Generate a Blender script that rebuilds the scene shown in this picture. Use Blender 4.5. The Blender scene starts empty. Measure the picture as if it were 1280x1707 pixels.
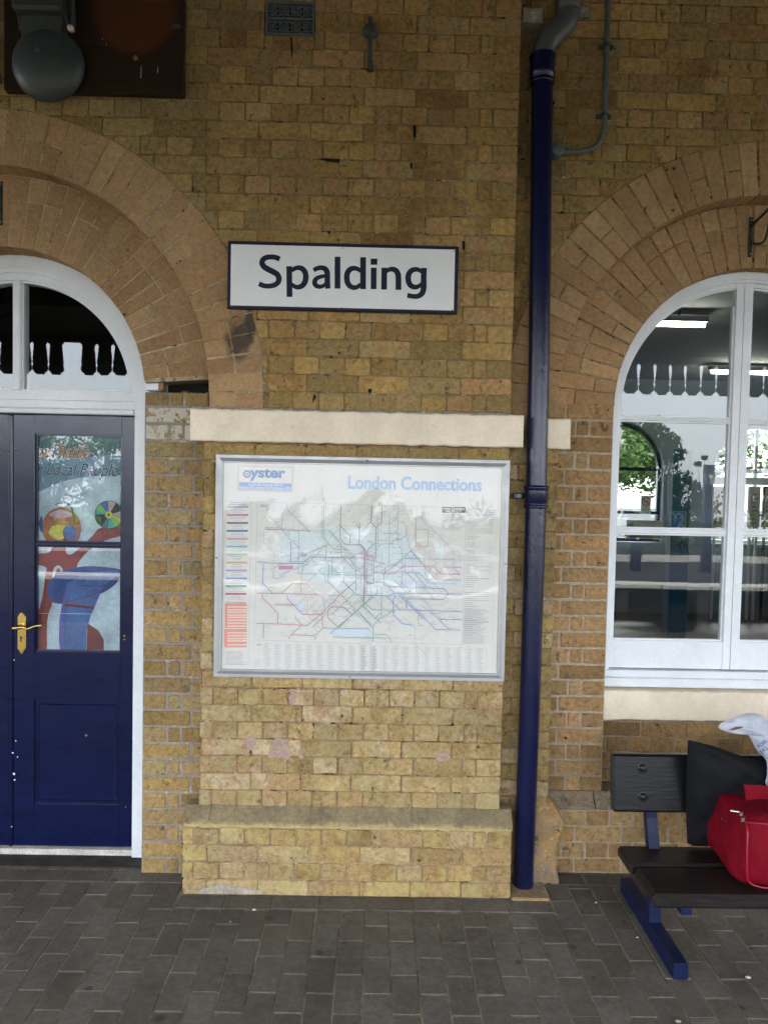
import bpy, math, random
from mathutils import Vector, Matrix, noise as mnoise
PI = math.pi
rnd = random.Random(7)
sc = bpy.context.scene
COL = sc.collection

# ------------------------------------------------------------------ camera
FPX, W0, H0 = 1250.9, 1280.0, 1707.0
PITCH, YAW, ROLL = math.radians(2.347), math.radians(.745), math.radians(1.179)
CAM = Vector((0, -3.272, 1.818))
Fw = Vector((math.sin(YAW)*math.cos(PITCH), math.cos(YAW)*math.cos(PITCH), -math.sin(PITCH)))
R0 = Fw.cross(Vector((0, 0, 1))).normalized(); U0 = R0.cross(Fw)
RT = R0*math.cos(ROLL) + U0*math.sin(ROLL); UP = -R0*math.sin(ROLL) + U0*math.cos(ROLL)
cd = bpy.data.cameras.new('camera'); cam = bpy.data.objects.new('camera', cd); COL.objects.link(cam)
m = Matrix((RT, UP, -Fw)).transposed().to_4x4(); m.translation = CAM
cam.matrix_world = m
cd.sensor_fit = 'VERTICAL'; cd.sensor_height = 36; cd.lens = FPX/H0*36; cd.clip_start = .05; cd.clip_end = 400
sc.camera = cam

# ------------------------------------------------------------------ light
w = bpy.data.worlds.new('World'); sc.world = w; w.use_nodes = True
nt = w.node_tree; bg = nt.nodes['Background']
sky = nt.nodes.new('ShaderNodeTexSky'); sky.sky_type = 'NISHITA'; sky.sun_disc = False
SUN_EL, SUN_ROT = math.radians(52), math.radians(25)
sky.sun_elevation = SUN_EL; sky.sun_rotation = SUN_ROT; sky.dust_density = 3.0; sky.air_density = 1.0; sky.ozone_density = 1.0
# thin bright cloud over the blue
tc = nt.nodes.new('ShaderNodeTexCoord'); cn_ = nt.nodes.new('ShaderNodeTexNoise'); cn_.inputs['Scale'].default_value = 2.4; cn_.inputs['Detail'].default_value = 5
nt.links.new(tc.outputs['Generated'], cn_.inputs['Vector'])
cr_ = nt.nodes.new('ShaderNodeValToRGB'); cr_.color_ramp.elements[0].position = .3; cr_.color_ramp.elements[0].color = (.62,)*3+(1,); cr_.color_ramp.elements[1].position = .7; cr_.color_ramp.elements[1].color = (.86,)*3+(1,)
nt.links.new(cn_.outputs['Fac'], cr_.inputs[0])
mxs = nt.nodes.new('ShaderNodeMix'); mxs.data_type = 'RGBA'; nt.links.new(cr_.outputs[0], mxs.inputs[0]); nt.links.new(sky.outputs[0], mxs.inputs[6]); mxs.inputs[7].default_value = (6.05, 6.3, 6.75, 1)
nt.links.new(mxs.outputs[2], bg.inputs[0]); bg.inputs[1].default_value = .12
sl = bpy.data.lights.new('sun', 'SUN'); sl.energy = 1.5; sl.angle = math.radians(10); sl.color = (1, .95, .88)
so = bpy.data.objects.new('sun', sl); COL.objects.link(so)
sd = Vector((math.sin(SUN_ROT)*math.cos(SUN_EL), math.cos(SUN_ROT)*math.cos(SUN_EL), math.sin(SUN_EL)))
so.rotation_euler = sd.to_track_quat('Z', 'Y').to_euler(); so.location = sd*30
sc.view_settings.view_transform = 'Standard'; sc.view_settings.look = 'None'
sc.view_settings.exposure = 3.25; sc.view_settings.gamma = 1; sc.view_settings.use_curve_mapping = False
sc.cycles.use_denoising = True
sc.cycles.max_bounces = 10; sc.cycles.diffuse_bounces = 6; sc.cycles.transparent_max_bounces = 16
sc.cycles.sample_clamp_indirect = 6

EYE = Vector((0, -3.272, 1.818))        # where the measurements on the photo were taken from
def at(u, v, Y):
    """point on the plane y = Y seen at photo position (u, v)"""
    d = Fw + RT*((u-640)/FPX) - UP*((v-853.5)/FPX)
    return EYE + d*((Y-EYE.y)/d.y)

# ------------------------------------------------------------------ helpers
class MB:
    def __init__(s): s.v = []; s.f = []; s.m = []; s.t = []; s.tone = (.5, .5, 0, 1); s.smooth = []; s.sm = False
    def add(s, vs, fs, mi=0):
        b = len(s.v); s.v += [tuple(p) for p in vs]; s.t += [s.tone]*len(vs)
        for f in fs: s.f.append([b+i for i in f]); s.m.append(mi); s.smooth.append(s.sm)
    def box(s, x0, x1, y0, y1, z0, z1, mi=0, bev=0):
        if bev <= 0:
            vs = [(x, y, z) for z in (z0, z1) for y in (y0, y1) for x in (x0, x1)]
            s.add(vs, [(0, 1, 5, 4), (1, 3, 7, 5), (3, 2, 6, 7), (2, 0, 4, 6), (4, 5, 7, 6), (2, 3, 1, 0)], mi); return s
        b = bev; vs = []; idx = {}
        X = (x0, x1); Y = (y0, y1); Z = (z0, z1)
        for i in (0, 1):
            for j in (0, 1):
                for k in (0, 1):
                    c = (X[i], Y[j], Z[k]); sg = (1-2*i, 1-2*j, 1-2*k)
                    for a in range(3):
                        p = [c[q] + (0 if q == a else sg[q]*b) for q in range(3)]
                        idx[i, j, k, a] = len(vs); vs.append(p)
        fs = []
        for a in range(3):
            o = [q for q in range(3) if q != a]
            for sa in (0, 1):
                loop = []
                for (p, q) in ((0, 0), (1, 0), (1, 1), (0, 1)):
                    c = [0]*3; c[a] = sa; c[o[0]] = p; c[o[1]] = q; loop.append(idx[c[0], c[1], c[2], a])
                fl = (sa == 1) == (a != 1)
                fs.append(loop if fl else loop[::-1])
            for (p, q) in ((0, 0), (1, 0), (1, 1), (0, 1)):
                lo = []
                for sa in (0, 1):
                    c = [0]*3; c[a] = sa; c[o[0]] = p; c[o[1]] = q; lo.append(tuple(c))
                fs.append([idx[lo[0]+(o[0],)], idx[lo[1]+(o[0],)], idx[lo[1]+(o[1],)], idx[lo[0]+(o[1],)]])
        for i in (0, 1):
            for j in (0, 1):
                for k in (0, 1): fs.append([idx[i, j, k, 0], idx[i, j, k, 1], idx[i, j, k, 2]])
        s.add(vs, fs, mi); return s
    def prism(s, poly, y0, y1, mi=0, bev=0):
        """outline in (x, z), front at y0, back at y1"""
        n = len(poly); A = sum(poly[i][0]*poly[(i+1) % n][1]-poly[(i+1) % n][0]*poly[i][1] for i in range(n))
        if A < 0: poly = poly[::-1]
        rings = []
        if bev > 0:
            ins = []
            for i in range(n):
                p0, p1, p2 = poly[i-1], poly[i], poly[(i+1) % n]
                e1 = Vector((p1[0]-p0[0], p1[1]-p0[1])); e2 = Vector((p2[0]-p1[0], p2[1]-p1[1]))
                if e1.length < 1e-9: e1 = e2
                if e2.length < 1e-9: e2 = e1
                e1.normalize(); e2.normalize()
                nn = Vector((-e1.y-e2.y, e1.x+e2.x)); l = nn.length
                nn = nn/l if l > 1e-6 else Vector((-e1.y, e1.x))
                k = bev/max(.5, abs(nn.dot(Vector((-e1.y, e1.x)))))
                ins.append((p1[0]+nn.x*k, p1[1]+nn.y*k))
            rings.append([(x, y0, z) for x, z in ins]); rings.append([(x, y0+bev, z) for x, z in poly])
        else: rings.append([(x, y0, z) for x, z in poly])
        rings.append([(x, y1, z) for x, z in poly])
        vs = [p for r in rings for p in r]; fs = [list(range(n))]
        for r in range(len(rings)-1):
            a = r*n; b = a+n
            for i in range(n): j = (i+1) % n; fs.append([a+j, a+i, b+i, b+j])
        fs.append([(len(rings)-1)*n+i for i in range(n)][::-1])
        s.add(vs, fs, mi); return s
    def band(s, inner, outer, y0, y1, mi=0):
        """open strip between two polylines in (x, z), given thickness"""
        n = len(inner); vs = []
        for y in (y0, y1):
            vs += [(x, y, z) for x, z in inner]; vs += [(x, y, z) for x, z in outer]
        fs = []
        for i in range(n-1):
            fs.append([i, i+1, n+i+1, n+i]); fs.append([2*n+i, 3*n+i, 3*n+i+1, 2*n+i+1])
            fs.append([i+1, i, 2*n+i, 2*n+i+1]); fs.append([n+i, n+i+1, 3*n+i+1, 3*n+i])
        fs.append([0, n, 3*n, 2*n]); fs.append([n-1, 3*n-1, 4*n-1, 2*n-1])
        s.add(vs, fs, mi); return s
    def tube(s, pts, r, seg=12, mi=0, caps=True):
        pts = [Vector(p) for p in pts]; n = len(pts); rr = r if isinstance(r, (list, tuple)) else [r]*n
        t0 = (pts[1]-pts[0]).normalized(); up = Vector((0, 1, 0)) if abs(t0.y) < .9 else Vector((1, 0, 0))
        a = t0.cross(up).normalized(); vs = []
        for i in range(n):
            t = (pts[min(i+1, n-1)]-pts[max(i-1, 0)]).normalized()
            a = (a - t*a.dot(t)).normalized(); b = t.cross(a)
            for k in range(seg):
                th = 2*PI*k/seg; vs.append(pts[i]+(a*math.cos(th)+b*math.sin(th))*rr[i])
        fs = []
        for i in range(n-1):
            for k in range(seg): j = (k+1) % seg; fs.append([i*seg+k, i*seg+j, (i+1)*seg+j, (i+1)*seg+k])
        o = s.sm; s.sm = True; s.add(vs, fs, mi); s.sm = o
        if caps:
            s.add(vs[:seg], [list(range(seg))[::-1]], mi); s.add(vs[-seg:], [list(range(seg))], mi)
        return s
    def lathe(s, prof, c, axis='z', seg=24, mi=0):
        """profile of (radius, height) turned about an axis through c"""
        vs = []; n = len(prof)
        for k in range(seg):
            th = 2*PI*k/seg; ct, st = math.cos(th), math.sin(th)
            for r, h in prof:
                if axis == 'z': vs.append((c[0]+r*ct, c[1]+r*st, c[2]+h))
                elif axis == 'y': vs.append((c[0]+r*ct, c[1]+h, c[2]+r*st))
                else: vs.append((c[0]+h, c[1]+r*ct, c[2]+r*st))
        fs = []
        for k in range(seg):
            j = (k+1) % seg
            for i in range(n-1): fs.append([k*n+i, j*n+i, j*n+i+1, k*n+i+1])
        o = s.sm; s.sm = True; s.add(vs, fs, mi); s.sm = o; return s
    def ribbon(s, pts, wd, y, mi=0):
        """flat printed line in the plane y through (x, z) points"""
        n = len(pts); L = []; Rr = []
        for i in range(n):
            p = Vector(pts[i]); a = Vector(pts[max(i-1, 0)]); b = Vector(pts[min(i+1, n-1)])
            d1 = (p-a).normalized() if i > 0 else (b-p).normalized(); d2 = (b-p).normalized() if i < n-1 else d1
            d = (d1+d2); d = d.normalized() if d.length > 1e-6 else d1
            nn = Vector((-d.y, d.x)); ww = wd[i] if isinstance(wd, (list, tuple)) else wd
            k = ww/2/max(.5, abs(nn.dot(Vector((-d1.y, d1.x)))))
            L.append(p+nn*k); Rr.append(p-nn*k)
        vs = [(q.x, y, q.y) for q in L+Rr]
        s.add(vs, [[i, n+i, n+i+1, i+1] for i in range(n-1)], mi); return s
    def poly(s, pts, y, mi=0):
        n = len(pts); A = sum(pts[i][0]*pts[(i+1) % n][1]-pts[(i+1) % n][0]*pts[i][1] for i in range(n))
        if A < 0: pts = pts[::-1]
        s.add([(x, y, z) for x, z in pts], [list(range(n))], mi); return s
    def build(s, name, mats, parent=None, loc=None):
        me = bpy.data.meshes.new(name); me.from_pydata(s.v, [], s.f)
        if not isinstance(mats, (list, tuple)): mats = [mats]
        for mm in mats: me.materials.append(mm)
        me.polygons.foreach_set('material_index', s.m); me.polygons.foreach_set('use_smooth', s.smooth)
        at_ = me.attributes.new('tone', 'FLOAT_COLOR', 'POINT'); at_.data.foreach_set('color', [c for t in s.t for c in t])
        me.update()
        o = bpy.data.objects.new(name, me); COL.objects.link(o)
        if parent is not None: o.parent = parent
        if loc is not None: o.location = loc
        return o

def tag(o, label=None, cat=None, group=None, kind=None):
    if label: o['label'] = label
    if cat: o['category'] = cat
    if group: o['group'] = group
    if kind: o['kind'] = kind
    return o
def thing(name, label, cat, group=None, loc=(0, 0, 0)):
    o = bpy.data.objects.new(name, None); COL.objects.link(o); o.empty_display_size = .1; o.location = loc
    return tag(o, label, cat, group)
def circ(cx, cz, r, a0=0, a1=360, n=24):
    return [(cx+r*math.cos(math.radians(a0+(a1-a0)*i/n)), cz+r*math.sin(math.radians(a0+(a1-a0)*i/n))) for i in range(n+(1 if a1-a0 < 360 else 0))]
def spline(pts, k=8, closed=False):
    P = [Vector(p) for p in pts]; n = len(P); out = []
    for i in range(n if closed else n-1):
        p0 = P[(i-1) % n] if closed or i > 0 else P[0]; p1 = P[i]; p2 = P[(i+1) % n]
        p3 = P[(i+2) % n] if closed or i+2 < n else P[-1]
        for j in range(k):
            t = j/k
            out.append(.5*((2*p1)+(-p0+p2)*t+(2*p0-5*p1+4*p2-p3)*t*t+(-p0+3*p1-3*p2+p3)*t**3))
    if not closed: out.append(P[-1])
    return [tuple(q) for q in out]

# ------------------------------------------------------------------ materials
class NT:
    def __init__(s, name):
        s.mat = bpy.data.materials.new(name); s.mat.use_nodes = True; s.t = s.mat.node_tree
        s.b = s.t.nodes['Principled BSDF']; s.out = s.t.nodes['Material Output']
    def n(s, typ, **kw):
        nd = s.t.nodes.new(typ)
        for k, v in kw.items(): setattr(nd, k, v)
        return nd
    def l(s, a, b): s.t.links.new(a, b)
    def pos(s, scale=(1, 1, 1)):
        g = s.n('ShaderNodeNewGeometry'); mp = s.n('ShaderNodeMapping'); mp.inputs['Scale'].default_value = scale
        s.l(g.outputs['Position'], mp.inputs[0]); return mp.outputs[0]
    def noise(s, scale, detail=4, rough=.6, vec=None, out='Fac'):
        nd = s.n('ShaderNodeTexNoise'); nd.inputs['Scale'].default_value = scale; nd.inputs['Detail'].default_value = detail
        nd.inputs['Roughness'].default_value = rough; s.l(vec if vec is not None else s.pos(), nd.inputs['Vector']); return nd.outputs[out]
    def ramp(s, fac, stops, interp='LINEAR'):
        nd = s.n('ShaderNodeValToRGB'); nd.color_ramp.interpolation = interp
        while len(nd.color_ramp.elements) < len(stops): nd.color_ramp.elements.new(.5)
        for e, (p, c) in zip(nd.color_ramp.elements, stops):
            e.position = p; e.color = (c, c, c, 1) if not isinstance(c, (tuple, list)) else (*c, 1)
        s.l(fac, nd.inputs[0]); return nd.outputs[0]
    def mix(s, fac, a, b, typ='MIX'):
        nd = s.n('ShaderNodeMix', data_type='RGBA', blend_type=typ); nd.clamp_result = False
        for sock, v in ((nd.inputs[0], fac), (nd.inputs[6], a), (nd.inputs[7], b)):
            if isinstance(v, (int, float)): sock.default_value = v if sock == nd.inputs[0] else (v, v, v, 1)
            elif isinstance(v, (tuple, list)): sock.default_value = (*v, 1)
            else: s.l(v, sock)
        return nd.outputs[2]
    def math(s, op, a, b=0.0, clamp=False):
        nd = s.n('ShaderNodeMath', operation=op, use_clamp=clamp)
        for sock, v in ((nd.inputs[0], a), (nd.inputs[1], b)):
            if isinstance(v, (int, float)): sock.default_value = v
            else: s.l(v, sock)
        return nd.outputs[0]
    def bump(s, h, strength=.3, dist=.003):
        nd = s.n('ShaderNodeBump'); nd.inputs['Strength'].default_value = strength; nd.inputs['Distance'].default_value = dist
        s.l(h, nd.inputs['Height']); s.l(nd.outputs[0], s.b.inputs['Normal'])
    def fin(s, col, rough=.8, spec=.5, metal=0, coat=0):
        if isinstance(col, (tuple, list)): s.b.inputs['Base Color'].default_value = (*col, 1)
        else: s.l(col, s.b.inputs['Base Color'])
        if isinstance(rough, (int, float)): s.b.inputs['Roughness'].default_value = rough
        else: s.l(rough, s.b.inputs['Roughness'])
        s.b.inputs['Specular IOR Level'].default_value = spec; s.b.inputs['Metallic'].default_value = metal
        s.b.inputs['Coat Weight'].default_value = coat
        return s.mat

def brick_mat(name, pal=None, spk=1.0, paint=False, soot=None, lo=.80, hi=1.15, lich=None):
    t = NT(name); a = t.n('ShaderNodeAttribute', attribute_name='tone'); sp = t.n('ShaderNodeSeparateColor'); t.l(a.outputs['Color'], sp.inputs[0])
    n1 = t.noise(9, 5, .65); n2 = t.noise(45, 4, .7); n3 = t.noise(260, 2, .6); n4 = t.noise(2.2, 3, .5)
    # which colour of the palette: per brick, drifting a little inside each brick
    f = t.math('ADD', sp.outputs[0], t.math('MULTIPLY', t.math('SUBTRACT', n1, .5), 1.5))
    k = len(pal)-1
    c = t.ramp(f, [(i/k, p) for i, p in enumerate(pal)])
    v = t.ramp(sp.outputs[1], [(0, lo), (1, hi)]); c = t.mix(1, c, v, 'MULTIPLY')
    c = t.mix(1, c, t.ramp(n4, [(.3, .82), (.7, 1.14)]), 'MULTIPLY')
    c = t.mix(1, c, t.ramp(n2, [(.28, 1-.42*max(.55, spk)), (.5, 1.0), (.72, 1+.28*max(.55, spk))]), 'MULTIPLY')
    c = t.mix(1, c, t.ramp(n3, [(.3, .8), (.7, 1.16)]), 'MULTIPLY')
    # pale scuffs and dark pits
    sc_ = t.noise(20, 6, .8, t.pos((1, 1, 2.2))); c = t.mix(t.ramp(sc_, [(.60, 0), (.72, .35)]), c, (.50, .42, .27))
    dk = t.noise(16, 6, .75, t.pos((1.3, 1, 1))); c = t.mix(t.ramp(dk, [(.33, .85*spk), (.42, 0)]), c, (.06, .042, .025))
    vo = t.n('ShaderNodeTexVoronoi'); vo.inputs['Scale'].default_value = 8.5; dv = t.n('ShaderNodeVectorMath', operation='ADD'); t.l(t.pos(), dv.inputs[0]); sv = t.n('ShaderNodeVectorMath', operation='SCALE'); sv.inputs['Scale'].default_value = .016
    t.l(t.noise(60, 3, .7, None, 'Color'), sv.inputs[0]); t.l(sv.outputs[0], dv.inputs[1]); t.l(dv.outputs[0], vo.inputs['Vector'])
    hole = t.ramp(vo.outputs['Distance'], [(.030, 1), (.058, 0)])
    c = t.mix(hole, c, (.02, .015, .01))
    if lich: c = t.mix(t.ramp(t.noise(7, 6, .75), [(.5, 0), (.62, .55)]), c, lich)
    if paint:
        pm = t.math('MULTIPLY', t.ramp(sp.outputs[2], [(.5, 0), (.6, 1)]), t.ramp(t.noise(30, 5, .7), [(.42, 0), (.5, 1)]))
        c = t.mix(pm, c, (.62, .57, .47))
    if soot:
        for (sx, sz, rx, rz) in soot:
            g = t.n('ShaderNodeNewGeometry'); mp = t.n('ShaderNodeMapping'); mp.inputs['Location'].default_value = (-sx/rx, 0, -sz/rz)
            mp.inputs['Scale'].default_value = (1/rx, 0, 1/rz); t.l(g.outputs['Position'], mp.inputs[0])
            ln = t.n('ShaderNodeVectorMath', operation='LENGTH'); t.l(mp.outputs[0], ln.inputs[0])
            d = t.math('ADD', ln.outputs['Value'], t.math('MULTIPLY', t.math('SUBTRACT', t.noise(14, 5, .7), .5), 1.6))
            c = t.mix(t.ramp(d, [(.55, .85), (1.0, 0)]), c, (.055, .05, .04))
    h = t.math('ADD', t.math('MULTIPLY', t.noise(70, 6, .75), 1.0), t.math('MULTIPLY', t.ramp(vo.outputs['Distance'], [(.05, 0), (.09, 1)]), .6))
    h = t.math('ADD', h, t.math('MULTIPLY', t.noise(14, 4, .6), 1.2))
    t.bump(h, 1.0, .011)
    return t.fin(c, .92, .25)

def mortar_mat(name, a, b, c=None, gaps=0):
    t = NT(name); col = t.mix(t.ramp(t.noise(13, 5, .7), [(.35, 0), (.65, 1)]), a, b)
    if c: col = t.mix(t.ramp(t.noise(4, 5, .7), [(.5, 0), (.62, .8)]), col, c)
    col = t.mix(1, col, t.ramp(t.noise(120, 3, .7), [(.3, .7), (.7, 1.25)]), 'MULTIPLY')
    if gaps:
        gp = t.noise(17, 5, .8, t.pos((1, 1, 1.3))); col = t.mix(t.ramp(gp, [(.33+gaps, 1), (.37+gaps, 0)]), col, (.025, .018, .012))
        col = t.mix(t.ramp(t.noise(23, 4, .7), [(.60, 0), (.66, .8)]), col, (.50, .42, .30))
    t.bump(t.noise(90, 5, .8), .8, .005)
    return t.fin(col, .95, .2)

def paint_mat(name, col, rough=.35, wear=.0, wearcol=(.6, .6, .6), dirt=.12, bump=.12, spec=.5, stretch=(1, 1, 1)):
    t = NT(name); c = t.mix(1, col, t.ramp(t.noise(5, 6, .65, t.pos(stretch)), [(.3, 1-dirt), (.7, 1+dirt*.5)]), 'MULTIPLY')
    c = t.mix(1, c, t.ramp(t.noise(60, 4, .7, t.pos(stretch)), [(.3, 1-dirt*.6), (.7, 1.03)]), 'MULTIPLY')
    if wear: c = t.mix(t.ramp(t.noise(26, 6, .8), [(.70-wear, 0), (.72-wear, 1)]), c, wearcol)
    t.bump(t.noise(60, 5, .6, t.pos(stretch)), bump, .002)
    return t.fin(c, t.ramp(t.noise(12, 4, .6), [(.3, rough*.8), (.7, min(1, rough*1.3))]), spec)

def plain(name, col, rough=.6, metal=0, spec=.5, emit=None, es=1):
    t = NT(name); m_ = t.fin(col, rough, spec, metal)
    if emit: t.b.inputs['Emission Color'].default_value = (*emit, 1); t.b.inputs['Emission Strength'].default_value = es
    return m_

M = {}
M['brick_wall'] = brick_mat('stock brick', [(0.324, 0.190, 0.068), (0.421, 0.262, 0.092), (0.465, 0.293, 0.099), (0.390, 0.267, 0.105), (0.475, 0.267, 0.116), (0.432, 0.308, 0.131)])
M['brick_olive'] = brick_mat('olive stock brick', [(0.329, 0.225, 0.086), (0.382, 0.260, 0.095), (0.350, 0.250, 0.108), (0.424, 0.280, 0.108)])
M['brick_pale'] = brick_mat('pale stock brick', [(0.350, 0.235, 0.096), (0.443, 0.313, 0.140), (0.473, 0.358, 0.187), (0.370, 0.265, 0.104), (0.433, 0.275, 0.146), (0.494, 0.387, 0.239), (0.443, 0.309, 0.130)], hi=1.15, lich=(.42, .36, .16))
M['brick_plinth'] = brick_mat('worn plinth brick', [(0.337, 0.209, 0.080), (0.418, 0.280, 0.115), (0.388, 0.261, 0.125), (0.459, 0.332, 0.170)], lich=(.52, .44, .17))
M['brick_arch'] = brick_mat('buff arch brick', spk=.35, pal=[(0.434, 0.257, 0.122), (0.489, 0.299, 0.146), (0.456, 0.284, 0.144), (0.512, 0.326, 0.164)], lo=.86, hi=1.10, soot=[(-.60, 2.42, .07, .11), (-.545, 2.50, .035, .10)])
M['brick_jamb'] = brick_mat('orange buff brick', [(0.300, 0.185, 0.078), (0.380, 0.232, 0.099), (0.420, 0.247, 0.112), (0.370, 0.247, 0.112)], lo=.8, hi=1.12)
M['brick_ljamb'] = brick_mat('brown buff brick', [(0.336, 0.221, 0.085), (0.389, 0.260, 0.100), (0.430, 0.279, 0.120), (0.378, 0.250, 0.120), (0.378, 0.294, 0.140)], paint=True)
M['mortar'] = mortar_mat('old mortar', (.19, .125, .058), (.27, .185, .09), (.36, .28, .17), gaps=.055)
M['mortar_pink'] = mortar_mat('pinkish mortar', (.28, .165, .085), (.36, .235, .135), (.13, .06, .025), gaps=.07)
M['mortar_white'] = mortar_mat('pale arch mortar', (.38, .28, .17), (.50, .40, .27), (.24, .15, .08), gaps=.05)
M['mortar_brown'] = mortar_mat('brown arch mortar', (.22, .135, .065), (.32, .21, .11), (.42, .33, .22), gaps=.08)
M['mortar_plinth'] = mortar_mat('smeared plinth mortar', (.30, .21, .11), (.42, .32, .19), (.22, .14, .08), gaps=.05)
M['mortar_grey'] = mortar_mat('cement pointing', (.25, .215, .18), (.31, .27, .225), gaps=.02)
M['mortar_buff'] = mortar_mat('buff pointing', (.34, .27, .19), (.42, .34, .25))
M['white'] = paint_mat('white gloss paint', (.74, .76, .78), .38, dirt=.10)
M['cream'] = paint_mat('cream masonry paint', (.82, .70, .53), .7, dirt=.16, wear=.03, wearcol=(.40, .31, .20), bump=.5)
M['navy'] = paint_mat('navy gloss paint', (.004, .008, .044), .17, wear=.0, wearcol=(.16, .17, .24), dirt=.25, bump=.10, stretch=(.6, 1, 3))
M['navy_pipe'] = paint_mat('navy pipe paint', (.006, .009, .046), .17, dirt=.35, bump=1.0, stretch=(3, 3, .5))
M['blue_steel'] = paint_mat('blue steel paint', (.007, .012, .048), .45, spec=.22, wear=.03, wearcol=(.12, .14, .22), dirt=.25, bump=.5)
M['grey_pvc'] = paint_mat('grey plastic pipe', (.085, .092, .096), .45, dirt=.15)
M['grey_metal'] = paint_mat('grey painted metal', (.12, .14, .14), .5, dirt=.25, bump=.3)
M['iron'] = paint_mat('dark iron', (.055, .065, .06), .6, dirt=.3, bump=.6)
M['bell'] = paint_mat('bell grey paint', (.055, .065, .066), .42, dirt=.25, bump=.2)
M['brass'] = plain('brass', (.75, .53, .16), .25, 1)
M['steel'] = plain('bright steel', (.62, .62, .60), .25, 1)
M['black'] = plain('black', (.008, .008, .009), .5)
M['void'] = plain('dark cavity', (.015, .012, .01), 1)

def wood_mat(name, a, b, rough=.5, sc_=(2, 2, 14), red=None, sp=.35):
    t = NT(name); g = t.noise(6, 6, .7, t.pos(sc_)); c = t.mix(t.ramp(g, [(.3, 0), (.7, 1)]), a, b)
    if red:
        (cx, cz, r, rc) = red
        gm = t.n('ShaderNodeNewGeometry'); mp = t.n('ShaderNodeMapping'); mp.inputs['Location'].default_value = (-cx, 0, -cz); mp.inputs['Scale'].default_value = (1, 0, 1)
        t.l(gm.outputs['Position'], mp.inputs[0]); ln = t.n('ShaderNodeVectorMath', operation='LENGTH'); t.l(mp.outputs[0], ln.inputs[0])
        d = t.math('ADD', ln.outputs['Value'], t.math('MULTIPLY', t.math('SUBTRACT', t.noise(12, 5, .6), .5), .05))
        c = t.mix(t.ramp(t.math('MULTIPLY', d, 1/r), [(.84, .8), (1.0, 0)]), c, rc)
    t.bump(g, .35, .003)
    return t.fin(c, rough, sp)
M['board_wood'] = wood_mat('varnished board', (.018, .010, .006), (.036, .018, .009), .42, (1.2, 1, 14), (-1.041, 3.756, .185, (.095, .030, .009)))
M['bench_back'] = wood_mat('black bench paint', (.007, .007, .008), (.011, .011, .013), .30, (2, 2, 14), None, .3)
M['bench_wood'] = wood_mat('black worn bench board', (.005, .005, .005), (.026, .020, .018), .42, (2, 14, 14), None, .25)

def paver_mat():
    t = NT('grey block paving'); a = t.n('ShaderNodeAttribute', attribute_name='tone'); sp = t.n('ShaderNodeSeparateColor'); t.l(a.outputs['Color'], sp.inputs[0])
    c = t.ramp(sp.outputs[0], [(0, (.092, .080, .064)), (.5, (.108, .095, .078)), (1, (.124, .112, .096))])
    c = t.mix(1, c, t.ramp(t.noise(2.2, 6, .65), [(.3, .62), (.7, 1.35)]), 'MULTIPLY')
    c = t.mix(1, c, t.ramp(t.noise(30, 5, .75), [(.3, .72), (.7, 1.25)]), 'MULTIPLY')
    c = t.mix(1, c, t.ramp(t.noise(350, 2, .7), [(.3, .65), (.7, 1.35)]), 'MULTIPLY')
    vo = t.n('ShaderNodeTexVoronoi'); vo.inputs['Scale'].default_value = 7; t.l(t.pos(), vo.inputs['Vector'])
    c = t.mix(t.ramp(vo.outputs['Distance'], [(.07, .5), (.12, 0)]), c, (.15, .14, .12))
    vo2 = t.n('ShaderNodeTexVoronoi'); vo2.inputs['Scale'].default_value = 5.3; t.l(t.pos(), vo2.inputs['Vector'])
    c = t.mix(t.ramp(vo2.outputs['Distance'], [(.07, .7), (.11, 0)]), c, (.028, .025, .022))
    t.bump(t.noise(220, 4, .8), .6, .002)
    return t.fin(c, .82, .35)
M['paver'] = paver_mat()
M['joint_sand'] = mortar_mat('joint sand', (.13, .105, .07), (.28, .235, .165))
M['asphalt'] = mortar_mat('asphalt', (.026, .026, .029), (.042, .040, .043))
M['stone_dark'] = mortar_mat('dark stone', (.032, .028, .025), (.065, .058, .05))
M['coping'] = mortar_mat('platform coping', (.42, .40, .36), (.62, .60, .55))
M['ballast'] = mortar_mat('ballast', (.035, .028, .02), (.11, .088, .065))
M['grass'] = mortar_mat('verge grass', (.05, .09, .02), (.09, .13, .035))
M['render'] = mortar_mat('cement render', (.20, .17, .13), (.33, .225, .11), (.40, .23, .085), gaps=.01)
M['ceiling'] = paint_mat('canopy boards', (.085, .082, .075), .7, dirt=.3)
M['valance'] = paint_mat('valance paint', (.055, .055, .058), .6, dirt=.2)
M['room_wall'] = plain('room wall', (.22, .26, .32), .8)
M['room_ceiling'] = plain('room ceiling', (.5, .5, .5), .9)
M['room_floor'] = plain('room floor', (.03, .03, .035), .35)
M['dark_room'] = plain('dark room', (.03, .03, .03), .9)
M['lamp'] = plain('lit tube', (.9, .9, .85), .5, emit=(1, .98, .85), es=6)

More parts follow.
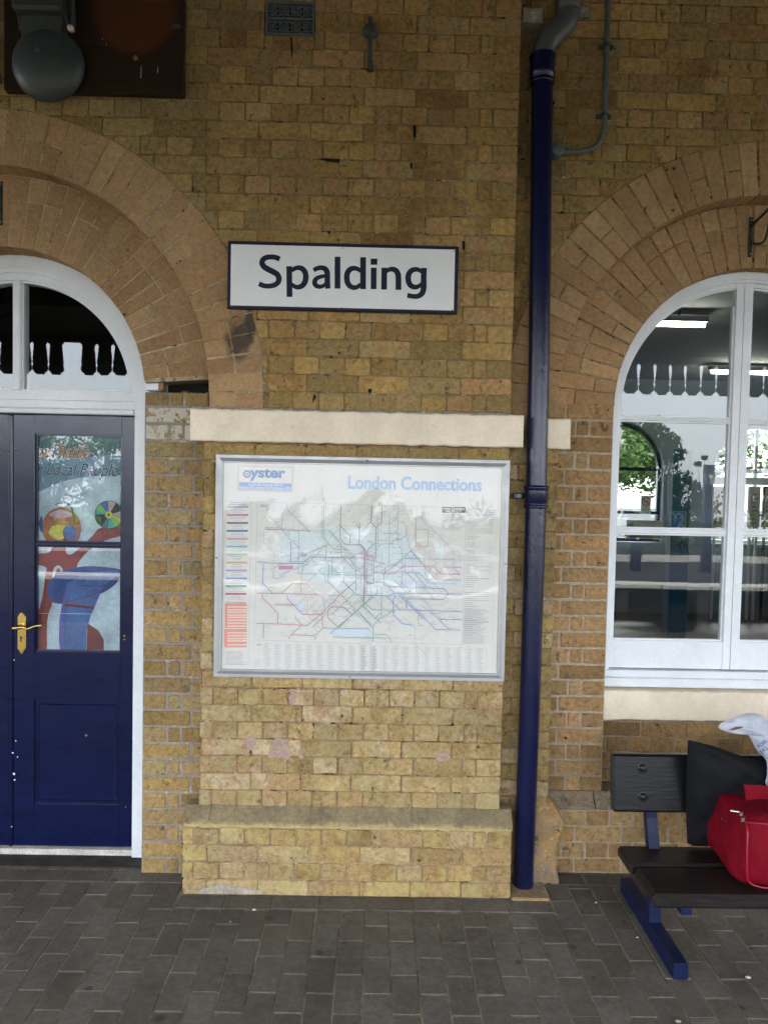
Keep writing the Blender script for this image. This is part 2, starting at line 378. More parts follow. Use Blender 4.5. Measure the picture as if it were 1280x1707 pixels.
def glass_mat(name, tint=(.93, .96, .96), bumpy=0.0):
    t = NT(name); t.t.nodes.remove(t.b)
    tr = t.n('ShaderNodeBsdfTransparent'); tr.inputs[0].default_value = (*tint, 1)
    gl = t.n('ShaderNodeBsdfGlossy'); gl.inputs['Roughness'].default_value = 0.0; gl.inputs[0].default_value = (1, 1, 1, 1)
    lw = t.n('ShaderNodeLayerWeight'); lw.inputs[0].default_value = .5
    p = t.math('POWER', lw.outputs['Facing'], 5.0); f = t.math('ADD', t.math('MULTIPLY', p, .95), .045)
    mx = t.n('ShaderNodeMixShader'); t.l(f, mx.inputs[0]); t.l(tr.outputs[0], mx.inputs[1]); t.l(gl.outputs[0], mx.inputs[2])
    t.l(mx.outputs[0], t.out.inputs[0])
    if bumpy:
        b = t.n('ShaderNodeBump'); b.inputs['Strength'].default_value = bumpy; b.inputs['Distance'].default_value = .01
        t.l(t.noise(2.2, 2, .4), b.inputs['Height']); t.l(b.outputs[0], gl.inputs['Normal'])
    return t.mat
M['glass'] = glass_mat('window glass', bumpy=.05)
M['film'] = glass_mat('poster cover sheet', (.97, .97, .97), bumpy=.12)
M['glass_far'] = glass_mat('far glass', (.95, .97, .97))

def leaf_mat(name, a, b, tr=.35):
    t = NT(name); at_ = t.n('ShaderNodeAttribute', attribute_name='tone'); sp = t.n('ShaderNodeSeparateColor'); t.l(at_.outputs['Color'], sp.inputs[0])
    c = t.mix(sp.outputs[0], a, b); t.fin(c, .6, .3)
    tl = t.n('ShaderNodeBsdfTranslucent'); t.l(t.mix(1, c, (1.3, 1.5, .6), 'MULTIPLY'), tl.inputs[0])
    mx = t.n('ShaderNodeMixShader'); mx.inputs[0].default_value = tr
    t.l(t.b.outputs[0], mx.inputs[1]); t.l(tl.outputs[0], mx.inputs[2]); t.l(mx.outputs[0], t.out.inputs[0]); return t.mat
M['leaf'] = leaf_mat('leaves', (.05, .10, .02), (.11, .19, .04))
M['leaf_dark'] = leaf_mat('dark leaves', (.03, .06, .018), (.07, .11, .03))
M['bark'] = mortar_mat('bark', (.10, .085, .07), (.19, .17, .14))

# ------------------------------------------------------------------ bricks
CP = .0763            # course pitch
def brick_outline(x0, x1, z0, z1, j=.0032, c=.0045):
    r = lambda: rnd.uniform(-j, j)
    return [(x0+c+abs(r()), z0+r()), ((x0+x1)/2, z0+r()), (x1-c-abs(r()), z0+r()), (x1+r()*.7, z0+c), (x1+r()*.7, z1-c),
            (x1-c-abs(r()), z1+r()), ((x0+x1)/2, z1+r()), (x0+c+abs(r()), z1+r()), (x0+r()*.7, z1-c), (x0+r()*.7, z0+c)]

def emit_bricks(parent, items, mats, limit=285, name='brick'):
    """items: (visible, outline(x,z), y, depth, tone, mat index). Largest in view become parts, the rest one joined part."""
    for it in items:
        P = it[1]; n = len(P)
        it.append(abs(sum(P[i][0]*P[(i+1) % n][1]-P[(i+1) % n][0]*P[i][1] for i in range(n)))*.5)
    items.sort(key=lambda it: (-1 if it[0] else 0, -it[6]))
    rest = MB()
    for i, (vis, P, y, dep, tone, mi, A) in enumerate(items):
        if vis and i < limit:
            cx = sum(p[0] for p in P)/len(P); cz = sum(p[1] for p in P)/len(P)
            b = MB(); b.tone = tone; b.prism([(p[0]-cx, p[1]-cz) for p in P], -dep*.0, dep, 0, .0028)
            b.build(name, mats[mi], parent, (cx, y, cz))
        else:
            rest.tone = tone; rest.prism(P, y, y+dep, mi, .0028)
    if rest.v:
        o = rest.build(name+'work', mats, parent); o['kind'] = 'stuff'

def in_view(P, Y):
    for x, z in P:
        d = Vector((x, Y, z))-EYE; k = d.dot(Fw)
        if k > 0 and abs(FPX*d.dot(RT)/k) < 640+12 and abs(FPX*d.dot(UP)/k) < 853.5+12: return True
    return False

def clip_arc(x0, x1, z0, z1, arc):
    """brick outline with everything inside the circle cut away; None when nothing is left"""
    if not arc: return brick_outline(x0, x1, z0, z1)
    cx, cz, r = arc
    def low(x):
        d = abs(x-cx)
        if d >= r: return z0
        top = cz+math.sqrt(r*r-d*d)
        return max(z0, top)
    n = 8; xs = [x0+(x1-x0)*i/n for i in range(n+1)]
    lows = [low(x) for x in xs]
    if max(lows) <= z0+1e-6: return brick_outline(x0, x1, z0, z1)
    if min(lows) >= z1-.008: return None
    # find the span where low < z1
    def edge(xa, xb):
        for _ in range(18):
            xm = (xa+xb)/2
            if low(xm) < z1-.004: xb = xm
            else: xa = xm
        return xb
    idx = [i for i in range(n+1) if lows[i] < z1-.004]
    if not idx: return None
    a, b = idx[0], idx[-1]
    xa = xs[a] if a == 0 else edge(xs[a-1], xs[a]); xb = xs[b] if b == n else edge(xs[b+1], xs[b])
    if xb-xa < .014: return None
    pts = [(xa+(xb-xa)*i/6, low(xa+(xb-xa)*i/6)) for i in range(7)]
    return pts+[(xb, z1), (xa, z1)]

def course(x0, x1, kind, phase_edge, joint=.009, closer=True):
    """x-extents of the bricks of one English-bond course measured leftwards from an edge"""
    out = []; x = phase_edge
    if kind == 's': L = [.2215]*60
    elif kind == 'h': L = ([.112, .058] if closer else [])+[.11075]*80
    else:
        L = [.112, .058]
        while len(L) < 70: L += rnd.choice([[.11075, .11075], [.2215], [.11075]*3])
    for l in L:
        a = x-l+joint/2; b = x-joint/2
        if b <= x0+.012: break
        if a < x1-.012:
            out.append((max(a, x0), min(b, x1)))
        x -= l
    return out

def tone(bias=0, paint=0): return (min(1, max(0, rnd.random()+bias)), rnd.random(), paint, 1)

# ================================================================== SETTING: ground
g = MB(); g.box(-60, 60, -4.85, .02, -.30, -.062); tag(g.build('platform_base', M['joint_sand']), kind='structure')
g = MB(); g.box(-60, 60, -60, 40, -1.2, -.95); tag(g.build('ground', M['grass']), kind='structure')
g = MB(); g.box(-60, 60, -9.75, -4.85, -.95, -.86)
tag(g.build('track_bed', M['ballast']), kind='structure')
stones = MB(); r2 = random.Random(3)
for i in range(6500):
    x = r2.uniform(-7, 9); y = r2.uniform(-9.6, -4.95); s_ = r2.uniform(.018, .04); z = -.86+r2.uniform(0, .03)
    stones.tone = (r2.random(), 0, 0, 1)
    a = r2.random()*6.28
    vs = [(x+s_*math.cos(a+q), y+s_*math.sin(a+q), z+r2.uniform(-.01, .01)) for q in (0, 2.1, 4.2)]+[(x, y, z+s_)]
    stones.add(vs, [(0, 1, 3), (1, 2, 3), (2, 0, 3)])
tag(stones.build('ballast_stones', M['ballast']), kind='stuff')
g = MB(); g.box(-60, 60, -22, -10.15, -1, -.004); tag(g.build('opposite_platform', M['asphalt']), kind='structure')
cp = thing('platform_coping', 'pale coping slabs along the far platform edge beyond the track', 'kerb')
for i in range(34):
    b = MB(); x = -14+i*.92; b.box(x, x+.905, -10.15, -9.70, -.07, .008+rnd.uniform(-.004, .004), 0, .008); b.build('slab', M['coping'], cp)
b = MB(); b.box(-16, 18, -10.15, -9.95, -.95, -.07); b.build('facing', M['void'], cp)  # dark sheet stands in for the shaded void between the trestles
for i in range(22):
    b = MB(); x = -15+i*1.5; b.box(x, x+.22, -9.93, -9.76, -.95, -.07, 0, .01); b.build('trestle', M['stone_dark'], cp)
cp = thing('platform_coping', 'pale coping slabs along the near platform edge behind the viewer', 'kerb')
for i in range(34):
    b = MB(); x = -14.3+i*.92; b.box(x, x+.905, -4.85, -4.40, -.06, .003, 0, .008); b.build('slab', M['paver'], cp)
b = MB(); b.box(-16, 18, -4.80, -4.55, -.95, -.06); b.build('facing', M['stone_dark'], cp)
for y in (-6.0, -7.435):
    b = MB(); prof = [(-.07, 0), (.07, 0), (.07, .015), (.012, .03), (.012, .11), (.035, .12), (.035, .15), (-.035, .15), (-.035, .12), (-.012, .11), (-.012, .03), (-.07, .015)]
    vs = []; n = len(prof)
    for x in (-40, 40): vs += [(x, y+p[0], -.80+p[1]) for p in prof]
    b.add(vs, [[i, (i+1) % n, n+(i+1) % n, n+i] for i in range(n)]); 
    tag(b.build('rail', M['iron']), 'rusty steel running rail %s platform' % ('nearer our' if y > -7 else 'nearer the far'), 'rail')
sl_ = thing('track_sleepers', 'row of dark sleepers under the rails', 'sleepers')
for i in range(40):
    b = MB(); x = -12+i*.65; b.box(x, x+.25, -8.0, -5.45, -.87, -.80, 0, .01); b.build('sleeper', M['stone_dark'], sl_)

# ---- paving blocks
pv = []
def paver(x0, x1, y0, y1):
    d = .0022; t_ = (rnd.random(), 0, 0, 1)
    pv.append((x0+d, x1-d, y0+d, y1-d, rnd.uniform(-.0016, .0010), t_))
PX, PYh = .1015, .203
def ground_front(x):
    """y where the running bond stops (front of the border course)"""
    if x < -.81: return .033
    if x < .80: return -.165
    return .062
def border(x0, x1, yb):
    x = x0
    while x < x1-.02:
        e = min(x+.203, x1); paver(x, e, yb-.1015, yb); x = e
border(-3.6, -.81, .1345); border(-.81, .80, -.0635); border(.80, 3.6, .1635)
k0 = int(-3.6/PX)
for k in range(k0, int(3.6/PX)):
    x0 = -.007+PX*k; x1 = x0+PX; yf = ground_front(x0+.05)
    ph = -.379+(0 if k % 2 else PYh/2)
    y = ph
    while y > yf: y -= PYh
    while y < yf-PYh: y += PYh
    # y is the first joint below the border
    if yf-y > .02: paver(x0, x1, y, yf)
    while y > -4.35: paver(x0, x1, max(y-PYh, -4.39), y); y -= PYh
pav = thing('platform_paving', None, None); pav['kind'] = 'structure'
def pv_vis(p):
    return any(in_view([(x, 0)], y) and True for x in (p[0], p[1]) for y in (p[2], p[3]))
pv.sort(key=lambda p: (0 if pv_vis(p) else 1, (p[0]-EYE.x)**2+(p[2]-EYE.y)**2)); rest = MB()
for i, (x0, x1, y0, y1, dz, t_) in enumerate(pv):
    if i < 295 and pv_vis((x0, x1, y0, y1)):
        b = MB(); b.tone = t_; cx, cy = (x0+x1)/2, (y0+y1)/2
        b.box(x0-cx, x1-cx, y0-cy, y1-cy, -.06, 0, 0, .0035); o = b.build('paver', M['paver'], pav, (cx, cy, dz))
        o.rotation_euler = (rnd.gauss(0, .004), rnd.gauss(0, .006), rnd.gauss(0, .003))
    else:
        rest.tone = t_; rest.box(x0, x1, y0, y1, -.06, dz, 0, .0035)
o = rest.build('paving_field', M['paver'], pav); o['kind'] = 'stuff'
b = MB(); b.box(-3.7, 3.7, -4.4, .2, -.0615, -.0030); b.build('joint_sand', M['joint_sand'], pav)

# ================================================================== WALLS
LC = (-1.668, 2.19); RC = (1.757, 2.187); R1, R2, R3 = .63, .94, 1.18
RIN = {LC: .632, RC: .652}
X_L, X_R = -3.35, 3.55

def wall_items(x0, x1, zlo, zhi, Y, z0, edge, parity, arc, mats_pick, bias=0, deps=.09, joint=.0065, mixed=None):
    items = []; k = int(math.floor((zlo-z0)/CP))
    while z0+k*CP < zhi-.01:
        za = max(zlo, z0+k*CP)+.0032; zb = min(zhi, z0+(k+1)*CP)-.0032
        if zb-za > .012:
            kd = parity(k)
            for a, b in course(x0, x1, kd, edge, joint):
                P = clip_arc(a, b, za, zb, arc)
                if P is None: continue
                dz = rnd.uniform(-.001, .001); P = [(p[0], p[1]+dz) for p in P]
                y = Y-.0008-abs(rnd.gauss(0, .0016))
                items.append([in_view(P, Y), P, y, deps, tone(bias), mats_pick((a+b)/2, (za+zb)/2)])
        k += 1
    return items

def arc_wall_poly(x0, x1, zlo, zhi, arc, left):
    """mortar outline for a wall that stops at the arch extrados"""
    cx, cz, r = arc; r -= .006
    a = circ(cx, cz, r, 180, 0, 48)
    pts = [p for p in a if x0 <= p[0] <= x1]
    return pts

# --- left wall above the stone band, flush with the pilaster (y = 0)
w1 = thing('brick_wall', 'yellow brown brick wall above the left arch and behind the station name sign', 'wall')
def pick_w1(x, z): return 1 if (x+rnd.uniform(-.15, .15) < -.62 or (z < 2.45 and rnd.random() < .45)) else 0
its = wall_items(-2.8, .585, 2.12, 4.3, 0, .366, .585, lambda k: 's' if k % 2 == 0 else 'h', (LC[0], LC[1], R3), pick_w1)
its = [i for i in its if not (i[1][0][0] < LC[0]+R3 and max(p[1] for p in i[1]) < LC[1]+.05 and max(p[0] for p in i[1]) < -.48) ]
for it in list(its):      # bricks are cut round the air vent
    xa, xb = min(p[0] for p in it[1]), max(p[0] for p in it[1]); za, zb = min(p[1] for p in it[1]), max(p[1] for p in it[1])
    if zb > 3.704 and za < 3.842 and xb > -.505 and xa < -.293:
        its.remove(it)
        if zb > 3.86 and za < 3.80: za = za
        for a, c_ in ((xa, min(xb, -.507)), (max(xa, -.291), xb)):
            if c_-a > .012: its.append([it[0], brick_outline(a, c_, za, zb), *it[2:]])
        if zb > 3.842+.012: its.append([it[0], brick_outline(max(xa, -.505), min(xb, -.293), 3.845, zb), *it[2:]])
        if za < 3.704-.012: its.append([it[0], brick_outline(max(xa, -.505), min(xb, -.293), za, 3.700), *it[2:]])
emit_bricks(w1, its, [M['brick_wall'], M['brick_olive']])
arc = circ(LC[0], LC[1], R3-.004, 0, 180, 60)
b = MB(); poly = arc+[(-2.85, 2.18), (-2.85, 3.70), (-.507, 3.70), (-.507, 3.845), (-2.85, 3.845), (-2.85, 4.3), (.583, 4.3), (.583, 3.845), (-.291, 3.845), (-.291, 3.70), (.583, 3.70), (.583, 2.115), (-.49, 2.115)]
b2 = MB()
b2.prism(arc+[(-2.85, 2.18), (-2.85, 3.70), (.583, 3.70), (.583, 2.115), (-.495, 2.115)], .0018, .40)
b2.box(-2.85, -.507, .0018, .40, 3.70, 3.845); b2.box(-.291, .583, .0018, .40, 3.70, 3.845); b2.box(-2.85, .583, .0018, .40, 3.845, 4.3)
b2.build('mortar', M['mortar'], w1)

M['gap'] = plain('open joint', (.008, .006, .004), 1)
for P in ([(688, 208), (693, 210), (693, 229), (689, 227)], [(533, 264), (548, 264), (567, 266), (565, 271), (545, 269)], [(484, 62), (487, 62), (488, 82), (486, 100), (485, 84)], [(683, 272), (688, 272), (687, 282), (684, 281)], [(770, 402), (774, 402), (775, 415), (771, 416)], [(545, 385), (551, 385), (549, 392)], [(614, 648), (620, 648), (619, 655), (613, 654)], [(524, 655), (527, 662), (521, 672), (522, 663)]):
    b = MB(); b.prism([(lambda q: (q.x, q.z))(at(u, v, -.005)) for u, v in P], -.0058, 0); b.build('open_joint', M['gap'], w1)

# --- pilaster shaft below
pl = thing('brick_pilaster', 'pale yellow brick pilaster holding the framed rail map', 'pilaster')
def pick_p(x, z): return 0 if z < 1.35+rnd.uniform(-.3, .3) else 1
its = wall_items(-.747, .585, .366, 2.118, 0, .366, .585, lambda k: ('m' if k in (2, 4, 0) else ('s' if k % 2 else 'h')) if k <= 14 else ('s' if k % 2 == 0 else 'h'), None, pick_p)
for it in its:
    c = sum(p[0] for p in it[1])/len(it[1]), sum(p[1] for p in it[1])/len(it[1])
    if -.66 < c[0] < .56 and .99 < c[1] < 1.88 or 1.99 < c[1]: it[0] = False
emit_bricks(pl, its, [M['brick_pale'], M['brick_olive']])
b = MB(); b.box(-.744, .582, .0030, .40, .366, 2.115); b.build('mortar', M['mortar_pink'], pl)
for (cx, cz, rx, rz) in [(at(466, 1255, 0).x, at(466, 1255, 0).z, .05, .066), (at(488, 1162, 0).x, at(488, 1162, 0).z, .016, .035), (at(738, 1262, 0).x, at(738, 1262, 0).z, .035, .02), (at(417, 1238, 0).x, at(417, 1238, 0).z, .02, .035), (at(503, 1254, 0).x, at(503, 1254, 0).z, .014, .03)]:
    P = [(cx+rx*(1+.35*mnoise.noise((cx*9, math.cos(a)*1.3, math.sin(a)*1.3)))*math.cos(a), cz+rz*(1+.5*mnoise.noise((math.cos(a)*1.7, cz*7, math.sin(a)*1.7)))*math.sin(a)) for a in [2*PI*i/26 for i in range(26)]]
    P = [(x+rnd.uniform(-.002, .002), z+rnd.uniform(-.002, .002)) for x, z in P]
    b = MB(); b.prism(P, -.0032, .004, 0, .0012); b.build('mortar_patch', mortar_mat('old render patch', (.36, .25, .20), (.40, .29, .23)), pl)

# --- plinth of the pilaster
pp = thing('brick_plinth', 'worn yellow brick plinth with sloping top at the foot of the pilaster', 'plinth')
its = wall_items(-.803, .632, 0, .300, -.058, -.006, .632, lambda k: 's' if k % 2 == 0 else ('m' if k == 3 else 'h'), None, lambda x, z: 0, .1, .11)
for it in its:
    it[2] += rnd.uniform(-.004, .0005)
    cx = sum(p[0] for p in it[1])/len(it[1])
    if cx > .56: it[1] = [(min(p[0], .632-abs(mnoise.noise((0, p[1]*30, 2)))*.02), p[1]) for p in it[1]]
emit_bricks(pp, its, [M['brick_plinth']])
b = MB(); b.box(-.797, .626, -.0560, .2, 0, .300); b.build('mortar', M['mortar_plinth'], pp)
P = [(lambda q: (q.x, q.z))(at(u+rnd.uniform(-1, 1), v, -.063)) for u, v in ((330, 1487), (338, 1481), (352, 1479), (365, 1474), (378, 1475), (390, 1479), (402, 1478), (412, 1482), (428, 1484), (436, 1488), (436, 1491), (332, 1490))]
b = MB(); b.prism(P, -.0635, -.05, 0, .001); b.build('lime_smear', mortar_mat('lime smear', (.30, .25, .19), (.42, .38, .32)), pp)
# chamfered top course, brick by brick
x = .634; sl_m = NT('brown chamfer brick'); 
cc = sl_m.mix(sl_m.ramp(sl_m.noise(6, 5, .7), [(.35, 0), (.65, 1)]), (.16, .125, .075), (.28, .22, .125))
gz = sl_m.n('ShaderNodeNewGeometry'); sx_ = sl_m.n('ShaderNodeSeparateXYZ'); sl_m.l(gz.outputs['Position'], sx_.inputs[0])
ed = sl_m.ramp(sl_m.math('ADD', sx_.outputs[2], sl_m.math('MULTIPLY', sl_m.noise(14, 5, .7), .06)), [(.338, 1), (.352, 0)])
cc = sl_m.mix(ed, cc, (.44, .35, .15)); cc = sl_m.mix(1, cc, sl_m.ramp(sl_m.noise(70, 4, .7), [(.3, .75), (.7, 1.2)]), 'MULTIPLY')  # slope dull brown, yellower along its lower edge
sl_m.bump(sl_m.noise(50, 6, .7), .9, .008); M['chamfer'] = sl_m.fin(cc, .95, .2)
while x > -.79:
    L = rnd.choice([.2215, .2215, .11]); x0 = max(x-L, -.80)
    b = MB(); n = 5; vs = []
    for i in range(n):
        xx = x0+.0015+(x-x0-.003)*i/(n-1); q = lambda s: mnoise.noise((xx*14, s, 0))*.006
        vs += [(xx, .05, .378), (xx, -.004, .374+q(1)), (xx, -.050+q(2), .326+q(3)), (xx, -.060+q(4), .312+q(5)), (xx, -.059+q(6)*.5, .304), (xx, .05, .304)]
    fs = [[i*6+j, i*6+(j+1) % 6, (i+1)*6+(j+1) % 6, (i+1)*6+j] for i in range(n-1) for j in range(6)]
    fs += [[0, 5, 4, 3, 2, 1], [(n-1)*6+j for j in range(6)]]
    b.add(vs, fs); b.tone = tone(); b.build('chamfer_brick', M['chamfer'], pp); x = x0
b = MB(); b.add([(xx, y, z) for xx in (-.795, .628) for y, z in ((.05, .376), (-.004, .371), (-.052, .322), (-.057, .300), (.05, .300))], [[0, 1, 6, 5], [1, 2, 7, 6], [2, 3, 8, 7], [3, 4, 9, 8], [4, 0, 5, 9], [4, 3, 2, 1, 0], [5, 6, 7, 8, 9]]); b.build('core', M['chamfer'], pp)

# --- right wall (y = .11)
w2 = thing('brick_wall', 'yellow brown brick wall above the right arch behind the downpipe', 'wall')
its = wall_items(.585, 2.98, 2.12, 4.3, .11, .358, .585+.2215*11+.006, lambda k: 's' if k % 2 == 1 else 'h', (RC[0], RC[1], R3), lambda x, z: 1 if rnd.random() < .25 else 0)
its = [i for i in its if not (max(p[1] for p in i[1]) < RC[1]+.05)]
k = 0
while .003+k*CP < 2.12:     # narrow strip beside the downpipe and its mirror beyond the window
    za, zb = .003+k*CP+.0045, .003+(k+1)*CP-.0045
    for (a, c_) in (([.588, .70], [.709, .822]) if k % 2 else ([.588, .64], [.649, .822])):
        P = brick_outline(a, c_, za, zb, .004); its.append([in_view(P, .11), P, .109-abs(rnd.gauss(0, .003)), .09, tone(), 1 if rnd.random() < .6 else 2])
    P = brick_outline(2.70, 2.93, za, zb); its.append([False, P, .11, .09, tone(), 1])
    k += 1
emit_bricks(w2, its, [M['brick_wall'], M['brick_olive'], M['brick_pale']], 290)
arc = circ(RC[0], RC[1], R3-.004, 180, 0, 60)
b = MB(); b.prism([(.56, 2.19)]+arc+[(3.0, 2.19), (3.0, 4.3), (.56, 4.3)], .1120, .50)
b.box(.56, .820, .1120, .30, 0, 2.19); b.box(2.702, 3.0, .1120, .30, 0, 2.19); b.build('mortar', M['mortar'], w2)

# --- jamb builder (inner order beside each opening)
def jamb(x0, x1, Y, zlo, zhi, z0, mat, mmat, label, inner_right, skip=None, joint=.011, painted=False, hidden=False):
    t_ = thing('brick_jamb', label, 'jamb'); items = []
    k = int((zlo-z0)/CP)
    while z0+k*CP < zhi-.02:
        za, zb = max(zlo, z0+k*CP+.0055), min(zhi, z0+(k+1)*CP-.0055)
        W_ = x1-x0
        cuts = [0, .222, W_] if k % 2 else [0, .112, .175, W_]
        for a, b_ in zip(cuts[:-1], cuts[1:]):
            xa, xb = (x1-b_, x1-a) if inner_right else (x0+a, x0+b_)
            P = brick_outline(xa+joint/2, xb-joint/2, za, zb, .0022)
            pn = 1 if painted and 1.975 < za < 2.10 else 0
            items.append([in_view(P, Y) and not hidden, P, Y-.0008-abs(rnd.gauss(0, .0015)), .12, tone(0, pn), 0])
        k += 1
    if skip: items = [i for i in items if not skip(i[1])]
    emit_bricks(t_, items, [mat]); b = MB(); b.box(x0+.002, x1-.002, Y+.0015, Y+.13, zlo, zhi); b.build('mortar', mmat, t_)
    return t_
jamb(.822, 1.104, .22, .372, 2.195, .366, M['brick_jamb'], M['mortar_buff'], 'orange buff brick jamb between the blue downpipe and the white window', True)
jamb(2.42, 2.70, .22, .372, 2.195, .366, M['brick_jamb'], M['mortar_buff'], 'orange buff brick jamb right of the white window', False, hidden=True)
jamb(-1.036, -.750, .115, 0, 2.194, -.005, M['brick_ljamb'], M['mortar_grey'], 'brown brick jamb between the blue door and the map pilaster', False, painted=True)
jamb(-2.60, -2.305, .115, 0, 2.205, -.005, M['brick_ljamb'], M['mortar_grey'], 'brown brick jamb left of the blue double door', True, hidden=True)
b = MB(); b.box(-2.83, -2.60, .0, .4, 0, 2.18); o = tag(b.build('brick_pier', M['brick_olive']), 'plain brick pier at the far left of the doorway', 'pier')
b = MB(); b.box(-3.4, -2.85, .0, .4, 0, 4.3); o = tag(b.build('brick_pier', M['brick_olive']), 'plain brick pier left of the left arch', 'pier')
b = MB(); b.box(3.0, 3.6, .0, .4, 0, 4.3); o = tag(b.build('brick_pier', M['brick_olive']), 'plain brick pier right of the right arch', 'pier')

# --- arches: two orders of voussoirs
def arch(C, Y0, Y1, depth1, mats, mm, label, seed, gap, hole=None, jr=.0035):
    t_ = thing('brick_arch', label, 'arch'); q = random.Random(seed); items = []
    for (ra, rb, Y, dep, step, cuts) in ((R2+.003, R3-.004, Y0, Y1-Y0+.02, .0745, ([0, 1], [0, .5, 1])), (RIN[C], R2-.002, Y1, depth1, .0885, ([0, .66, 1], [0, .36, 1], [0, .36, 1], [0, .66, 1]))):
        n = int(round(PI/step)); st = PI/n
        for i in range(n):
            t0, t1 = i*st, (i+1)*st
            if hole and hole(ra, t0, t1): continue
            cs = cuts[(i+(q.random() < .3)) % len(cuts)]; w_ = q.uniform(-.002, .002)
            for c0, c1 in zip(cs[:-1], cs[1:]):
                r0, r1 = ra+(rb-ra)*c0+(gap/2 if c0 > 0 else 0), ra+(rb-ra)*c1-(gap/2 if c1 < 1 else 0)
                g0 = gap/2
                def pt(r, t): return (C[0]+r*math.cos(t), C[1]+r*math.sin(t))
                P = [pt(r0, t0+g0/r0+w_), pt((r0+r1)/2, t0+g0/r0+w_+q.uniform(-.001, .001)), pt(r1, t0+g0/r1+w_), pt(r1+q.uniform(-.001, .001), (t0+t1)/2), pt(r1, t1-g0/r1+w_),
                     pt((r0+r1)/2, t1-g0/r0+w_+q.uniform(-.0015, .0015)), pt(r0, t1-g0/r0+w_), pt(r0+q.uniform(-.001, .001), (t0+t1)/2)]
                items.append([in_view(P, Y), P, Y-.0004-abs(q.gauss(0, .0012)), dep, (q.random(), q.random(), 0, 1), 0])
    # short horizontal bricks of the outer order below the springing
    for s_ in (1, -1):
        z = C[1]
        while z > 2.118+.02:
            za = max(2.118, z-CP)
            for a, c_ in ((R2+.006, R2+.12), (R2+.128, R3-.006)):
                xs = sorted((C[0]+s_*a, C[0]+s_*c_)); P = brick_outline(xs[0], xs[1], za+.004, z-.004); items.append([in_view(P, Y0), P, Y0-.0006-abs(q.gauss(0, .001)), .1, (q.random(), q.random(), 0, 1), 0])
            z = za
    emit_bricks(t_, items, mats, 290)
    b = MB(); nn = 64
    th0 = 0 if not hole else math.radians(4.2)
    def ar(r, a0=0): return [(C[0]+r*math.cos(a0+(PI-a0)*i/nn), C[1]+r*math.sin(a0+(PI-a0)*i/nn)) for i in range(nn+1)]
    b.band(ar(R2+.004), ar(R3-.003), Y0+jr, Y1+.02); b.band(ar(RIN[C]+.003, th0), ar(R2+.02, th0), Y1+jr, Y1+depth1-.004)
    for s_ in (1, -1):
        xs = sorted((C[0]+s_*(R2+.006), C[0]+s_*(R3-.004))); b.box(xs[0], xs[1], Y0+jr, Y0+.11, 2.112, C[1])
    b.build('mortar', mm, t_); return t_
arch(LC, 0, .115, .14, [M['brick_arch']], M['mortar_white'], 'buff brick arch with thin pale joints over the blue door', 5, .0058, hole=lambda ra, t0, t1: ra < .8 and t0 < .05, jr=.0010)
arch(RC, .11, .22, .12, [M['brick_arch']], M['mortar_brown'], 'buff brick arch with brown joints over the white window', 9, .0065, jr=.0028)
# broken springer: dark cavity with rubble
cv = thing('wall_cavity', 'dark hole with rubble where an arch brick is missing beside the door frame', 'hole')
b = MB(); b.box(-1.035, -.75, .245, .26, 2.18, 2.34); b.box(-1.035, -.75, .13, .25, 2.18, 2.193); b.build('back', M['void'], cv)
for i in range(5):
    b = MB(); x = -.93+i*.036; b.tone = (.3, .2, 0, 1); h_ = rnd.uniform(.010, .022)
    b.box(x, x+rnd.uniform(.02, .035), .175+rnd.uniform(0, .03), .24, 2.194, 2.194+h_, 0, .005); b.build('rubble', M['brick_olive'], cv)
b = MB(); b.box(-1.045, -.965, .15, .24, 2.207, 2.248, 0, .004); b.build('frame_horn', M['white'], cv)
b = MB(); b.tone = (.4, .6, 0, 1); b.box(-.985, -.962, .145, .20, 2.209, 2.245, 0, .003); b.build('brick_stub', M['brick_arch'], cv)

# --- apron and plinth below the window
ap = thing('brick_wall', 'shaded orange brick panel under the window sill behind the bench', 'wall')
its = wall_items(1.10, 2.42, .372, .712, .335, .366, 2.43, lambda k: 's' if k % 2 else 'h', None, lambda x, z: 0)
emit_bricks(ap, its, [M['brick_jamb']]); b = MB(); b.box(1.09, 2.43, .338, .5, .36, .72); b.build('mortar', M['mortar_buff'], ap)
rp = thing('brick_plinth', 'orange buff brick plinth with sloping top behind the bench', 'plinth')
its = wall_items(.885, 2.95, 0, .298, .168, -.007, 2.96, lambda k: 'h' if k % 2 else 's', None, lambda x, z: 0, joint=.011)
emit_bricks(rp, its, [M['brick_jamb']]); b = MB(); b.box(.83, 2.95, .1695, .5, 0, .300)
b.build('mortar', M['mortar_buff'], rp)
x = .84
while x < 2.95:
    x1 = x+.222; b = MB(); b.add([(a, y, z) for a in (x+.003, x1-.003) for y, z in ((.36, .372), (.218, .370), (.172, .312), (.170, .302), (.36, .302))],
        [[0, 1, 6, 5], [1, 2, 7, 6], [2, 3, 8, 7], [3, 4, 9, 8], [4, 0, 5, 9], [4, 3, 2, 1, 0], [5, 6, 7, 8, 9]]); b.build('chamfer_brick', mat_ch if 'mat_ch' in globals() else globals().setdefault('mat_ch', brick_mat('dull slope brick', [(.19, .15, .10), (.26, .20, .13), (.30, .21, .12)])), rp); x = x1  # sloping bricks in duller browns than the courses below
b = MB(); b.box(.83, 2.95, .23, .335, .30, .368); b.build('core', M['mortar_buff'], rp)

